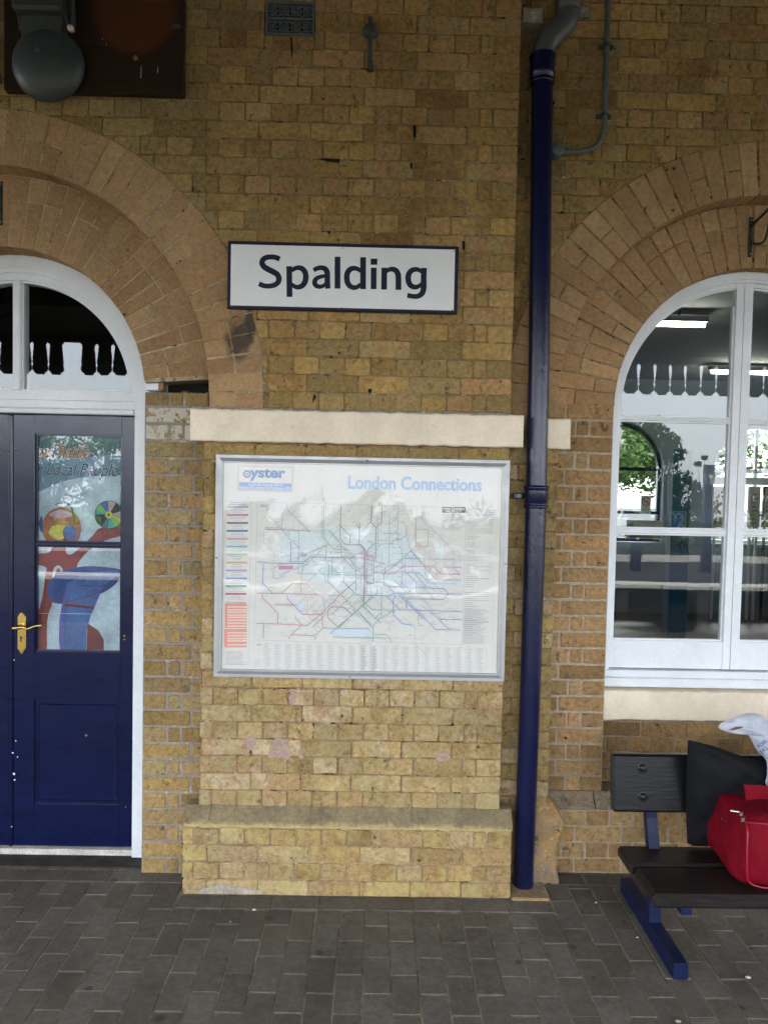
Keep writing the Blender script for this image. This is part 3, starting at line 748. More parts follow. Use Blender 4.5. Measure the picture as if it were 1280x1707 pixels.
# --- painted stone bands
def rough_block(x0, x1, y0, y1, z0, z1, mat, name, label, cat, amp=.003):
    nx = max(4, int((x1-x0)/.012)); P = []
    for i in range(nx+1):
        x = x0+(x1-x0)*i/nx; P.append((x, z0+amp*1.3*mnoise.noise((x*22, 1, z0))-amp*.6*max(0, mnoise.noise((x*5, 4, 0)))*4))
    for i in range(1, 8): P.append((x1+amp*.5*mnoise.noise((i*1.3, x1, 3)), z0+(z1-z0)*i/8))
    for i in range(nx+1):
        x = x1-(x1-x0)*i/nx; P.append((x, z1+amp*1.6*mnoise.noise((x*25, 7, z1))))
    for i in range(1, 8): P.append((x0+amp*.8*mnoise.noise((i*1.9, x0, 5)), z1-(z1-z0)*i/8))
    b = MB(); b.prism(P, y0, y1, 0, .006); return tag(b.build(name, mat), label, cat)
rough_block(-.797, .637, -.032, .10, 1.976, 2.113, M['cream'], 'stone_band', 'long cream painted stone band above the framed map', 'stone band')
b = MB(); P = []
for i in range(121): P.append((-.80+1.385*i/120, 2.124+.006*mnoise.noise((i*.21, 3, 1))+.003*mnoise.noise((i*.8, 3, 1))))
P += [(.585, 2.108), (-.80, 2.108)]; b.prism(P, -.006, .05, 0, .002); tag(b.build('cement_fillet', M['mortar_grey']), 'rough brown cement line along the top of the long stone band', 'cement line')
rough_block(.700, .866, .066, .25, 1.978, 2.111, M['cream'], 'stone_band', 'short cream painted stone block right of the downpipe', 'stone band')
rough_block(1.098, 2.425, .235, .50, .708, .848, M['cream'], 'stone_sill', 'cream painted stone sill under the white window', 'sill')

# ================================================================== TEXT
def text_mesh(s, x0, x1, z0, z1, y, mat, parent, name='lettering', bold=0.0, shear=0.0, rot=0.0, into=None):
    cu = bpy.data.curves.new('t', 'FONT'); cu.body = s; cu.size = 1; cu.offset = bold; cu.shear = shear; cu.resolution_u = 4
    o = bpy.data.objects.new('t', cu); COL.objects.link(o); bpy.context.view_layer.update()
    me = bpy.data.meshes.new_from_object(o.evaluated_get(bpy.context.evaluated_depsgraph_get()))
    bpy.data.objects.remove(o); bpy.data.curves.remove(cu)
    xs = [v.co.x for v in me.vertices]; ys = [v.co.y for v in me.vertices]
    a, b_, c, d = min(xs), max(xs), min(ys), max(ys); cx, cz = (x0+x1)/2, (z0+z1)/2
    for v in me.vertices:
        px = (v.co.x-a)/(b_-a)*(x1-x0)+x0-cx; pz = (v.co.y-c)/(d-c)*(z1-z0)+z0-cz
        if rot: px, pz = px*math.cos(rot)-pz*math.sin(rot), px*math.sin(rot)+pz*math.cos(rot)
        v.co = (px+cx, y, pz+cz)
    if into is not None:
        mb, mi = into; mb.add([tuple(v.co) for v in me.vertices], [list(p.vertices) for p in me.polygons], mi); bpy.data.meshes.remove(me); return None
    me.materials.clear(); me.materials.append(mat)
    o = bpy.data.objects.new(name, me); COL.objects.link(o); o.parent = parent; return o

def frame_rect(b, x0, x1, z0, z1, w_, y0, y1, mi=0):
    b.box(x0, x1, y0, y1, z0, z0+w_, mi); b.box(x0, x1, y0, y1, z1-w_, z1, mi)
    b.box(x0, x0+w_, y0+.0006, y1, z0+w_, z1-w_, mi); b.box(x1-w_, x1, y0+.0006, y1, z0+w_, z1-w_, mi)

# ================================================================== WINDOW
win = thing('arched_window', 'tall white arched window with two sashes right of the downpipe', 'window')
cx, cz = RC
def arcxz(c, r, a0, a1, n=40): return [(c[0]+r*math.cos(math.radians(a0+(a1-a0)*i/n)), c[1]+r*math.sin(math.radians(a0+(a1-a0)*i/n))) for i in range(n+1)]
b = MB(); b.band(arcxz(RC, .621, 0, 180), arcxz(RC, .69, 0, 180), .300, .42); b.band(arcxz(RC, .609, 0, 180), arcxz(RC, .622, 0, 180), .309, .42)
b.box(1.075, 1.136, .300, .42, .932, RC[1], 0); b.box(1.1355, 1.148, .309, .42, .932, RC[1])
b.box(2.378, 2.44, .300, .42, .932, RC[1], 0); b.box(2.366, 2.3785, .309, .42, .932, RC[1]); b.build('frame', M['white'], win)
ed_i = []; ed_o = []
for i in range(90):
    z = .86+(2.19-.86)*i/89; ed_o.append((1.09, z)); ed_i.append((1.108+.004*mnoise.noise((z*30, 0, 1))+.003*mnoise.noise((z*80, 0, 1)), z))
for i in range(1, 90):
    a = math.radians(180-180*i/89); r_ = .651-.003-.0035*mnoise.noise((a*14, 2, 1)); ed_i.append((RC[0]+r_*math.cos(a), RC[1]+r_*math.sin(a))); ed_o.append((RC[0]+.68*math.cos(a), RC[1]+.68*math.sin(a)))
b = MB(); b.band(ed_i, ed_o, .292, .305); b.build('paint_bead', M['white'], win)
def sash(xa, xb, side):
    """xa outer stile outer edge, xb meeting edge"""
    s_ = MB(); lo, hi = min(xa, xb), max(xa, xb); a0, a1 = (90, 180) if side < 0 else (0, 90)
    s_.band(arcxz(RC, .590, a0, a1), arcxz(RC, .615, a0, a1), .327, .37)
    gi = 1.166 if side < 0 else 2*RC[0]-1.166; gm = 1.705 if side < 0 else 1.784
    s_.box(min(xa, gi), max(xa, gi), .325, .37, 1.071, RC[1])
    s_.box(min(xb, gm), max(xb, gm), .323, .37, .938, RC[1]+.611)
    s_.box(lo, hi, .3275, .37, .938, 1.071)
    o = s_.build('sash', M['white'], win)
    g0, g1 = min(gi, gm), max(gi, gm)
    bars = []
    for z0, z1 in ((1.592, 1.614), (2.136, 2.150)):
        q = MB(); q.box(g0, g1, .331, .366, z0, z1, 0, .003); q.build('glazing_bar', M['white'], o)
    q = MB()
    for z0, z1 in ((1.071, 1.592), (1.614, 2.136)): frame_rect(q, g0, g1, z0, z1, .008, .340, .366)
    q.box(g0, g0+.008, .340, .366, 2.150, RC[1]+(.02 if side < 0 else .5)); q.box(g1-.008, g1, .340, .366, 2.150, RC[1]+(.5 if side < 0 else .02)); q.box(g0+.008, g1-.008, .3405, .366, 2.150, 2.158)
    q.band(arcxz(RC, .582, a0, a1), arcxz(RC, .5905, a0, a1), .3402, .366)
    q.build('bead', M['white'], o)
    for z0, z1 in ((1.068, 1.596), (1.610, 2.140)):
        p = MB(); p.box(g0-.004, g1+.004, .350, .354, z0, z1); p.build('pane', M['glass'], o)
    P = [(g1+.004, 2.147), (g0-.004, 2.147)]
    if side < 0: arcp = [(x, z) for x, z in arcxz(RC, .593, 178, 92, 30) if x < g1+.004]; P += arcp+[(g1+.004, arcp[-1][1])]
    else: arcp = [(x, z) for x, z in arcxz(RC, .593, 88, 2, 30) if x > g0-.004]; P = [(g1+.004, 2.147), (g0-.004, 2.147), (g0-.004, arcp[0][1])]+arcp
    p = MB(); p.prism(P, .350, .354); p.build('pane', M['glass'], o)
sash(1.140, 1.7405, -1); sash(2.374, 1.7435, 1)
b = MB(); b.box(1.095, 2.427, .285, .42, .853, .897, 0, .004); b.box(1.095, 2.427, .300, .42, .897, .931, 0, .003); b.build('wooden_sill', M['white'], win)

# ================================================================== DOOR
door = thing('double_door', 'navy blue double door with poster in its glass under a white arched fanlight', 'door')
b = MB(); b.band(arcxz(LC, .575, 0, 180), arcxz(LC, .66, 0, 180), .243, .36); b.band(arcxz(LC, .556, 0, 180), arcxz(LC, .577, 0, 180), .251, .36); b.band(arcxz(LC, .523, 0, 180), arcxz(LC, .557, 0, 180), .262, .36)
for s_ in (1, -1):
    xs = sorted((LC[0]+s_*.548, LC[0]+s_*.66)); 
    b.box(xs[0], xs[1], .2445, .36, .0, 2.19)
b.box(LC[0]-.5485, LC[0]+.5485, .2637, .36, 2.165, 2.205); b.box(LC[0]-.5485, LC[0]+.5485, .250, .36, 2.125, 2.165, 0, .004); b.box(LC[0]-.5485, LC[0]+.5485, .238, .36, 2.100, 2.125, 0, .005)
b.box(-1.690, -1.654, .258, .33, 2.205, 2.714, 0, .006); b.build('frame', M['white'], door)
ed_i = []; ed_o = []
for i in range(120):
    z = .0+2.18*i/119; ed_o.append((-1.06, z)); ed_i.append((-1.037+.003*mnoise.noise((z*26, 0, 5))+.003*mnoise.noise((z*70, 0, 1)), z))
b = MB(); b.band(ed_i, ed_o, .232, .246); b.build('paint_bead', M['white'], door)
q = MB(); q.band(arcxz(LC, .514, 0, 180), arcxz(LC, .524, 0, 180), .274, .33); q.box(LC[0]-.52, LC[0]+.52, .274, .33, 2.205, 2.213); q.box(-1.654, -1.647, .274, .33, 2.213, 2.70); q.box(-1.697, -1.690, .274, .33, 2.213, 2.70); q.build('bead', M['white'], door)
for sgn in (1, -1):
    e = -1.656 if sgn > 0 else -1.688
    aa = [(x, z) for x, z in (arcxz(LC, .528, 89, 4, 30) if sgn > 0 else arcxz(LC, .528, 91, 176, 30)) if (x-e)*sgn > 0]
    P = [(e, 2.2), (e, aa[0][1])]+aa+[(aa[-1][0], 2.2)]
    p = MB(); p.prism(P, .290, .294); p.v = [(x, y-.0065*(z-2.2), z) for x, y, z in p.v]; p.build('pane', M['glass'], door)
def leaf(x0, x1, gx0, gx1, main):
    o = MB(); y = .288
    o.box(min(x0, gx0), max(x0, gx0), y, y+.045, .032, 2.096, 0, .002) ; o.box(min(x1, gx1), max(x1, gx1), y, y+.045, .032, 2.096, 0, .002)
    a, c_ = min(gx0, gx1), max(gx0, gx1)
    o.box(a, c_, y+.0008, y+.045, 2.008, 2.096); o.box(a, c_, y+.0008, y+.045, .742, .974); o.box(a, c_, y+.0008, y+.045, .032, .235)
    o.box(a, c_, y+.010, y+.04, .235, .742)
    lf = o.build('door_leaf', M['navy'], door)
    q = MB(); q.box(a, c_, y+.004, y+.03, 1.480, 1.497, 0, .003); q.build('glazing_bar', M['navy'], lf)
    q = MB(); q.box(a+.018, c_-.018, y+.0025, y+.02, .253, .724, 0, .006); q.build('lower_panel', M['navy'], lf)
    q = MB()
    for z0, z1 in ((.974, 1.480), (1.497, 2.008)): frame_rect(q, a, c_, z0, z1, .007, y+.012, y+.03)
    q.build('bead', M['navy'], lf)
    for z0, z1 in ((.976, 1.478), (1.499, 2.006)):
        p = MB(); p.box(a+.003, c_-.003, y+.017, y+.020, z0, z1); p.build('pane', M['glass'], lf)
    return lf
lfR = leaf(-1.701, -1.122, -1.602, -1.195, True); lfL = leaf(-1.707, -2.218, -1.806, -2.145, False)
b = MB(); b.box(-1.722, -1.702, .280, .30, .03, 2.092, 0, .004); b.build('astragal', M['navy'], lfL)
# chipped paint spots and screw hole
b = MB()
for (u, v, r_) in ((22, 1255, .004), (24, 1290, .006), (25, 1300, .004), (30, 1262, .003), (27, 1235, .003), (20, 1378, .003), (24, 1100, .003)):
    p = at(u, v, .2795); b.poly(circ(p.x, p.z, r_, 0, 360, 7), .2792)
b.build('paint_chip', M['white'], lfL)
b = MB()
for (u, v, r_) in ((144, 1226, .006), (208, 1060, .005), (208, 1066, .004), (210, 1345, .003)):
    p = at(u, v, .288); b.poly(circ(p.x, p.z, r_, 0, 360, 7), .2872 if v != 1226 else .2895)
b.build('screw_head', plain('rust spot', (.30, .14, .05), .8), lfR)
# handle
h = MB(); hx = -1.6595
P = [(hx-.020, 1.143), (hx-.021, .987), (hx-.017, .984), (hx-.011, .975), (hx-.007, .966), (hx, .962), (hx+.007, .966), (hx+.011, .975), (hx+.017, .984), (hx+.021, .987), (hx+.020, 1.143), (hx+.016, 1.147), (hx+.011, 1.157), (hx, 1.165), (hx-.011, 1.157), (hx-.016, 1.147)]
h.prism(P, .281, .288, 0, .003); hd = h.build('door_handle', M['brass'], lfR)
b = MB(); b.sm = True; b.lathe([(0, -.03), (.010, -.03), (.012, -.012), (.014, 0)], (hx-.003, .283, 1.094), 'y', 12)
b.tube(spline([(hx-.026, .251, 1.092), (hx-.005, .250, 1.094), (hx+.02, .249, 1.098), (hx+.045, .249, 1.091), (hx+.075, .249, 1.103), (hx+.107, .251, 1.108)], 4), [.008]*5+[.0075]*5+[.0055]*8+[.007, .007, .006], 10); b.build('lever', M['brass'], hd)
b = MB(); b.poly(circ(hx-.002, 1.042, .0055, 0, 360, 10), .2805); b.box(hx-.0045, hx+.0005, .2806, .2812, 1.022, 1.040); b.build('keyhole', M['black'], hd)
# threshold
tag(MB().box(-2.30, -1.02, .150, .262, -.06, .004, 0, .004).build('door_step', M['stone_dark']), 'dark worn stone step below the blue door', 'step')
b = MB(); b.box(-2.22, -1.12, .262, .36, -.02, .028, 0, .005); b.build('threshold', M['coping'], door)

# ---- poster behind the door glass: figure with headphones, disc, blue record shapes
dp = []
def cmat(name, col, rough=.55, emit=None): return plain(name, col, rough)
def cmat2(name, col): return paint_mat(name, col, .5, dirt=.45, bump=.05)
PM = [cmat2('film sky', (.56, .64, .72)), cmat2('film red', (.30, .025, .022)), cmat2('film orange', (.42, .11, .03)), cmat2('film blue', (.02, .06, .25)), cmat2('film mid blue', (.07, .14, .36)),
      cmat2('film violet', (.12, .12, .42)), cmat2('film yellow', (.70, .58, .08)), cmat2('film teal', (.05, .36, .34)), cmat2('film dark', (.015, .02, .025)), cmat2('film pink', (.60, .35, .45)), cmat2('film pale', (.66, .70, .74)), cmat2('film deep', (.10, .17, .21)), cmat2('film green', (.25, .45, .12)), cmat2('film brown red', (.20, .02, .02)), cmat2('film reflection haze', (.17, .27, .38))]
def D(pts): return [(lambda p: (p.x, p.z))(at(x/3.047, 680+y/3.047, .318)) for x, y in pts]
pz = [0.3225]
def lay(b, pts, mi, sp=False, k=6):
    pz[0] -= .00025; q = D(pts)
    if sp: q = spline(q, k, True)
    b.poly(q, pz[0], mi)
b = MB(); b.box(-1.606, -1.191, .3226, .326, .972, 2.012, 0)
lay(b, [(170, 120), (640, 120), (640, 340), (500, 345), (400, 355), (300, 380), (190, 430), (170, 430)], 11)
lay(b, [(170, 250), (300, 235), (420, 260), (640, 225), (640, 330), (500, 345), (400, 355), (300, 380), (190, 430), (170, 430)], 14)  # reflection on the pane is mixed into this background colour
lay(b, [(470, 650), (500, 615), (560, 600), (640, 580), (640, 640), (560, 665), (500, 690), (440, 735), (395, 790), (380, 840), (300, 860), (270, 980), (240, 1080), (235, 1245), (185, 1245), (186, 1090), (215, 960), (232, 840), (235, 810), (180, 790), (180, 745), (250, 735), (270, 705), (330, 705), (335, 735), (360, 745), (400, 715)], 1, True, 3)
lay(b, [(266, 860), (275, 815), (297, 800), (318, 820), (318, 855), (290, 875)], 10, True); lay(b, [(280, 862), (285, 830), (298, 815), (308, 830), (309, 855), (292, 868)], 1, True)
lay(b, [(445, 1095), (500, 1130), (528, 1180), (528, 1246), (440, 1246)], 13)
lay(b, [(240, 925), (262, 870), (330, 825), (430, 805), (530, 808), (615, 825), (600, 880), (540, 930), (450, 970), (340, 995), (265, 985)], 3, True)
lay(b, [(330, 905), (420, 850), (520, 830), (600, 832), (560, 880), (500, 905), (430, 900)], 4, True)
lay(b, [(345, 895), (430, 908), (525, 908), (490, 990), (460, 1060), (440, 1130), (438, 1246), (308, 1246), (300, 1180), (302, 1080), (320, 970)], 5)
lay(b, [(345, 905), (430, 915), (510, 916), (480, 985), (452, 1050), (438, 1130), (436, 1246), (335, 1246), (322, 1150), (328, 1040)], 4)
lay(b, [(300, 1130), (322, 1140), (335, 1246), (308, 1246)], 5)
lay(b, [(216, 610), (225, 560), (262, 520), (315, 505), (370, 525), (405, 570), (412, 620), (400, 665), (375, 700), (330, 705), (270, 700), (232, 670)], 2, True)
lay(b, [(250, 640), (270, 600), (320, 596), (365, 610), (350, 645), (300, 670)], 6, True); lay(b, [(250, 540), (315, 518), (375, 545), (300, 560)], 9, True)
lay(b, [(198, 590), (206, 560), (216, 550), (220, 590), (218, 630), (206, 622)], 3, True); lay(b, [(320, 640), (330, 605), (360, 595), (388, 615), (390, 645), (370, 672), (340, 668)], 4, True)
pz[0] -= .00025; b.ribbon(D([(280, 492), (310, 478), (345, 485), (368, 515), (376, 560), (375, 600)]), [.002, .006, .009, .009, .007, .004], pz[0], 8)
lay(b, [(330, 640), (322, 700), (330, 705), (345, 690)], 13); pz[0] -= .0002; b.ribbon(spline(D([(232, 860), (228, 960), (208, 1080), (200, 1230)]), 5), [.004]*16, pz[0], 13)
pz[0] -= .0002; b.ribbon(spline(D([(262, 975), (330, 985), (440, 960), (540, 915), (605, 860)]), 5), .0035, pz[0], 13); pz[0] -= .0002; b.ribbon(D([(190, 1043), (612, 1048)]), .002, pz[0], 10)
pz[0] -= .0002; b.ribbon(spline(D([(350, 905), (335, 1000), (325, 1100), (330, 1240)]), 5), .004, pz[0], 5); pz[0] -= .0002; b.ribbon(D([(330, 1000), (480, 1015)]), .012, pz[0], 13)
dc = D([(555, 543)])[0]; rx = .0255*1.02
pz[0] -= .00025; b.poly(circ(dc[0], dc[1], .0680, 0, 360, 40), pz[0], 8)
for a0, a1, mi in ((60, 95, 9), (100, 130, 4), (130, 160, 12), (160, 178, 7), (240, 262, 11), (265, 300, 7), (300, 330, 12), (330, 350, 6), (352, 378, 9)):
    pz[0] -= .0002; b.poly([dc]+circ(dc[0], dc[1], .065, a0, a1, 6), pz[0], mi)
pz[0] -= .0002; b.poly(circ(dc[0], dc[1], .017, 0, 360, 20), pz[0], 6); pz[0] -= .0002; b.poly(circ(dc[0], dc[1], .006, 0, 360, 12), pz[0], 8)
# clip whatever passes the pane edge behind the stile (it is hidden by the door wood)
xs_max = -1.193
b.v = [(min(max(x, -1.605), xs_max), y, z) for x, y, z in b.v]
ps = tag(b.build('door_poster', PM), 'faded red and blue radio poster behind the glass of the blue door', 'poster')
def T(s, x0, y0, x1, y1, mat, parent, Y, mp, **kw):
    a = at(*mp(x0, y1), Y); c = at(*mp(x1, y0), Y); return text_mesh(s, a.x, c.x, a.z, c.z, Y, mat, parent, **kw)
mpd = lambda x, y: (x/3.047, 680+y/3.047)
T('cal Radio', 191, 190, 463, 254, PM[10], ps, .3160, mpd, shear=.35, bold=.035)
T('cal Radio', 192, 192, 462, 252, PM[2], ps, .3155, mpd, shear=.35, bold=.012)
T('r Local People', 189, 284, 601, 361, PM[10], ps, .3160, mpd, shear=.35, bold=.03)
T('r Local People', 190, 285, 600, 360, cmat('film text', (.03, .05, .14)), ps, .3155, mpd, shear=.35, bold=.008)

# ================================================================== STATION SIGN
sg = thing('station_sign', 'white station name sign with navy border reading Spalding', 'sign')
M['sign_white'] = paint_mat('sign white', (.80, .80, .80), .35, dirt=.04, bump=.03); M['sign_navy'] = plain('sign navy', (.006, .006, .026), .5, 0, .3)
b = MB(); b.box(-.644, .338, -.030, -.012, 2.541, 2.826, 0, .002); b.build('panel', M['sign_navy'], sg)
b = MB(); b.box(-.630, .322, -.0315, -.03, 2.554, 2.811); b.build('face', M['sign_white'], sg)
S = lambda x, y: (lambda p: (p.x, p.z))(at(340+x/2.4615, 380+y/2.4615, -.032))
def strokes(*L):
    b = MB(); z = -.0320
    for pts, wd, sp in L:
        z -= .00012; q = [S(*p) for p in pts]
        if sp:
            q = spline(q, 7)
            if isinstance(wd, (list, tuple)):
                n = len(wd)-1; wd = [wd[min(n, int(i/7))]*(1-(i % 7)/7)+wd[min(n, int(i/7)+1)]*((i % 7)/7) for i in range(len(q))]
        ww = [a*1.07/2.4615/383 for a in wd] if isinstance(wd, (list, tuple)) else wd*1.07/2.4615/383
        b.ribbon(q, ww, z)
    b.build('letter', M['sign_navy'], sg)
W_ = 21.5
strokes(([(311, 128), (296, 121.5), (278, 119), (258, 121), (243, 130), (239, 145), (247, 159), (264, 170), (284, 180), (301, 191), (308, 207), (304, 223), (290, 234), (268, 238.5), (246, 237), (226, 229)], [19, 19, 19, 19.5, 20, 21, 21.5, 22, 22, 21.5, 21, 20, 19, 18.5, 18.5, 18.5], True))
strokes(([(350, 157), (351.5, 283)], W_, False), ([(360, 176), (372, 167), (388, 163), (404, 168), (415, 182), (418, 203), (414, 223), (403, 237), (387, 243), (372, 240), (360, 230)], [15, 16, 18, 20, 21, 21.5, 21, 20, 18, 16, 14], True))
strokes(([(450, 174), (464, 166), (482, 163), (497, 168), (505, 180), (506.5, 200), (506.5, 226), (509, 249)], [16, 17, 18, 20, 21, 21, 21, 19], True), ([(504, 196), (484, 199), (466, 205), (456, 215), (455, 228), (463, 238), (477, 241), (492, 236), (504, 224)], [13, 14, 16, 18, 19, 18, 16, 14, 12], True))
strokes(([(548, 118), (548, 249)], W_, False))
strokes(([(653, 120), (652.5, 251)], W_, False), ([(644, 178), (632, 169), (616, 165), (600, 170), (589, 184), (586, 205), (590, 226), (600, 239), (616, 245), (631, 241), (643, 230)], [14, 16, 18, 20, 21, 21.5, 21, 20, 18, 16, 14], True))
strokes(([(696.5, 163), (696, 251)], W_, False), ([(697.5, 126), (697.5, 151)], 25, False))
strokes(([(740, 163), (738.5, 253)], W_, False), ([(742, 186), (752, 175), (769, 169), (786, 174), (795, 188), (797.5, 207), (797.5, 254)], [13, 15, 18, 20.5, 21.5, 21.5, 21.5], True))
strokes(([(902.5, 164), (901, 205), (901, 245), (895, 267), (880, 279), (860, 281), (834, 276)], [21.5, 21.5, 21.5, 21, 19, 18, 18], True), ([(893, 180), (881, 172), (866, 170), (850, 176), (840, 190), (837.5, 207), (841, 226), (851, 238), (866, 243), (881, 239), (893, 229)], [14, 16, 18, 20, 21, 21.5, 21, 20, 18, 16, 14], True))
for (u, v) in ((571, 414), (387, 510), (756, 419), (754, 517), (569, 513)):
    p = at(u, v, -.0318); b = MB(); b.lathe([(0, -.002), (.0028, -.0015), (.003, .001)], (p.x, -.0318, p.z), 'y', 8); b.build('screw', M['steel'], sg)

# ================================================================== MAP FRAME
mf = thing('map_frame', 'silver framed London rail map under a clear sheet on the brick pilaster', 'poster frame')
M['alu'] = paint_mat('brushed aluminium', (.42, .425, .43), .38, dirt=.10, bump=.08); M['alu'].node_tree.nodes['Principled BSDF'].inputs['Metallic'].default_value = .35
FX0, FX1, FZ0, FZ1 = -.686, .584, .952, 1.921; IX0, IX1, IZ0, IZ1 = -.649, .547, .990, 1.884
def rail(q):     # four mitred profiles, sloping from the outer edge up to a flat and down to the sheet
    b = MB()
    O = [(FX0, FZ0), (FX1, FZ0), (FX1, FZ1), (FX0, FZ1)]; I = [(IX0, IZ0), (IX1, IZ0), (IX1, IZ1), (IX0, IZ1)]
    def lerp(t, k): return (O[k][0]+(I[k][0]-O[k][0])*t, O[k][1]+(I[k][1]-O[k][1])*t)
    prof = [(0, -.004), (0, -.018), (.06, -.024), (.85, -.046), (1, -.046), (1, -.036)]
    vs = []
    for k in (q, (q+1) % 4):
        for t, y in prof: x, z = lerp(t, k); vs.append((x, y, z))
    n = len(prof); sh = .0006
    c0 = O[q]; c1 = O[(q+1) % 4]; d = Vector((c1[0]-c0[0], c1[1]-c0[1])).normalized()*sh
    vs = [(v[0]+(d.x if i < n else -d.x), v[1], v[2]+(d.y if i < n else -d.y)) for i, v in enumerate(vs)]
    b.add(vs, [[i, n+i, n+i+1, i+1] for i in range(n-1)]+[list(range(n)), list(range(n, 2*n))[::-1]]); b.build('frame_rail', M['alu'], mf)
for q in range(4): rail(q)
b = MB(); b.box(FX0+.003, FX1-.003, -.034, -.003, FZ0+.003, FZ1-.003)
b.build('backboard', M['alu'], mf)
M['paper'] = paint_mat('map paper', (.69, .675, .625), .6, dirt=.06, bump=.1)
YP = -.0345
b = MB(); b.box(IX0+.001, IX1-.001, YP-.0006, YP+.0004, IZ0+.001, IZ1-.001); sheet = b.build('map_sheet', M['paper'], mf)
inks = {}
def ink(n, c):
    k = .78 if n not in ('lblue', 'lcyan', 'cream', 'lred', 'salmon', 'title', 'legend', 'lgrey') else 1; inks[n] = plain('ink '+n, tuple(q*k for q in c), .6); return n
for n, c in dict(grey=(.36, .36, .38), lgrey=(.45, .46, .48), blue=(.12, .26, .60), title=(.26, .42, .68), cyan=(.28, .55, .66), red=(.62, .14, .20), pink=(.72, .36, .42), green=(.16, .45, .32), lgreen=(.42, .64, .48), purple=(.30, .16, .28), violet=(.48, .42, .62), black=(.10, .10, .12), olive=(.58, .56, .34), brown=(.52, .36, .30), magenta=(.70, .20, .42), orange=(.75, .50, .30), salmon=(.72, .30, .24), lblue=(.60, .67, .73), lcyan=(.65, .71, .715), cream=(.74, .71, .62), lred=(.72, .55, .56), navy=(.12, .18, .40), legend=(.20, .33, .60)).items(): ink(n, c)
Z1c, Z2c = 4.164, 4.164
ml = lambda x, y: (340+x/Z1c, 740+y/Z1c); mr = lambda x, y: (600+x/Z2c, 740+y/Z2c)
LAY = {}
def lb(n):
    if n not in LAY: LAY[n] = MB()
    return LAY[n]
yk = [YP-.0007]
def PT(mp, pts): return [(lambda p: (p.x, p.z))(at(*mp(x, y), YP-.001)) for x, y in pts]
PX1 = 1/383.
def line(n, pts, mp=ml, wd=.85, step=True):
    if step: yk[0] -= .0000040
    lb(n).ribbon(PT(mp, pts), wd*PX1, yk[0])
def patch(n, pts, mp=ml):
    yk[0] -= .000010; lb(n).poly(PT(mp, pts), yk[0])
def rect(n, x0, y0, x1, y1, mp=ml): patch(n, [(x0, y0), (x1, y0), (x1, y1), (x0, y1)], mp)
# pale yellowed margin and washes
patch('lcyan', [(520, 620), (720, 600), (900, 560), (1166, 600), (1166, 1060), (900, 1000), (700, 930), (520, 800)]); patch('lblue', [(580, 1060), (700, 1110), (720, 1190), (640, 1150)])
patch('lcyan', [(0, 600), (200, 560), (330, 640), (420, 780), (520, 950), (430, 1010), (250, 1060), (0, 1060)], mr); patch('lblue', [(860, 1270), (1166, 1280), (1166, 1345), (880, 1335)]); patch('lblue', [(210, 960), (480, 950), (700, 965), (700, 985), (300, 990)], mr)
patch('lcyan', [(550, 690), (580, 690), (575, 850), (555, 850)], mr)
# boxes and rules
for (x0, y0, x1, y1, mp) in ((148, 395, 328, 1080, ml),): line('lgrey', [(x0, y0), (x1, y0), (x1-20, y1+450), (x0-30, y1+450), (x0, y0)], mp, .5)
line('lgrey', [(372, 402), (1166, 425)], ml, .6); line('lgrey', [(0, 422), (735, 445)], mr, .6); line('lgrey', [(372, 402), (350, 1360)], ml, .6); line('lgrey', [(350, 1360), (1166, 1390)], ml, .6); line('lgrey', [(0, 1370), (710, 1395)], mr, .6); line('lgrey', [(735, 445), (708, 1395)], mr, .6)
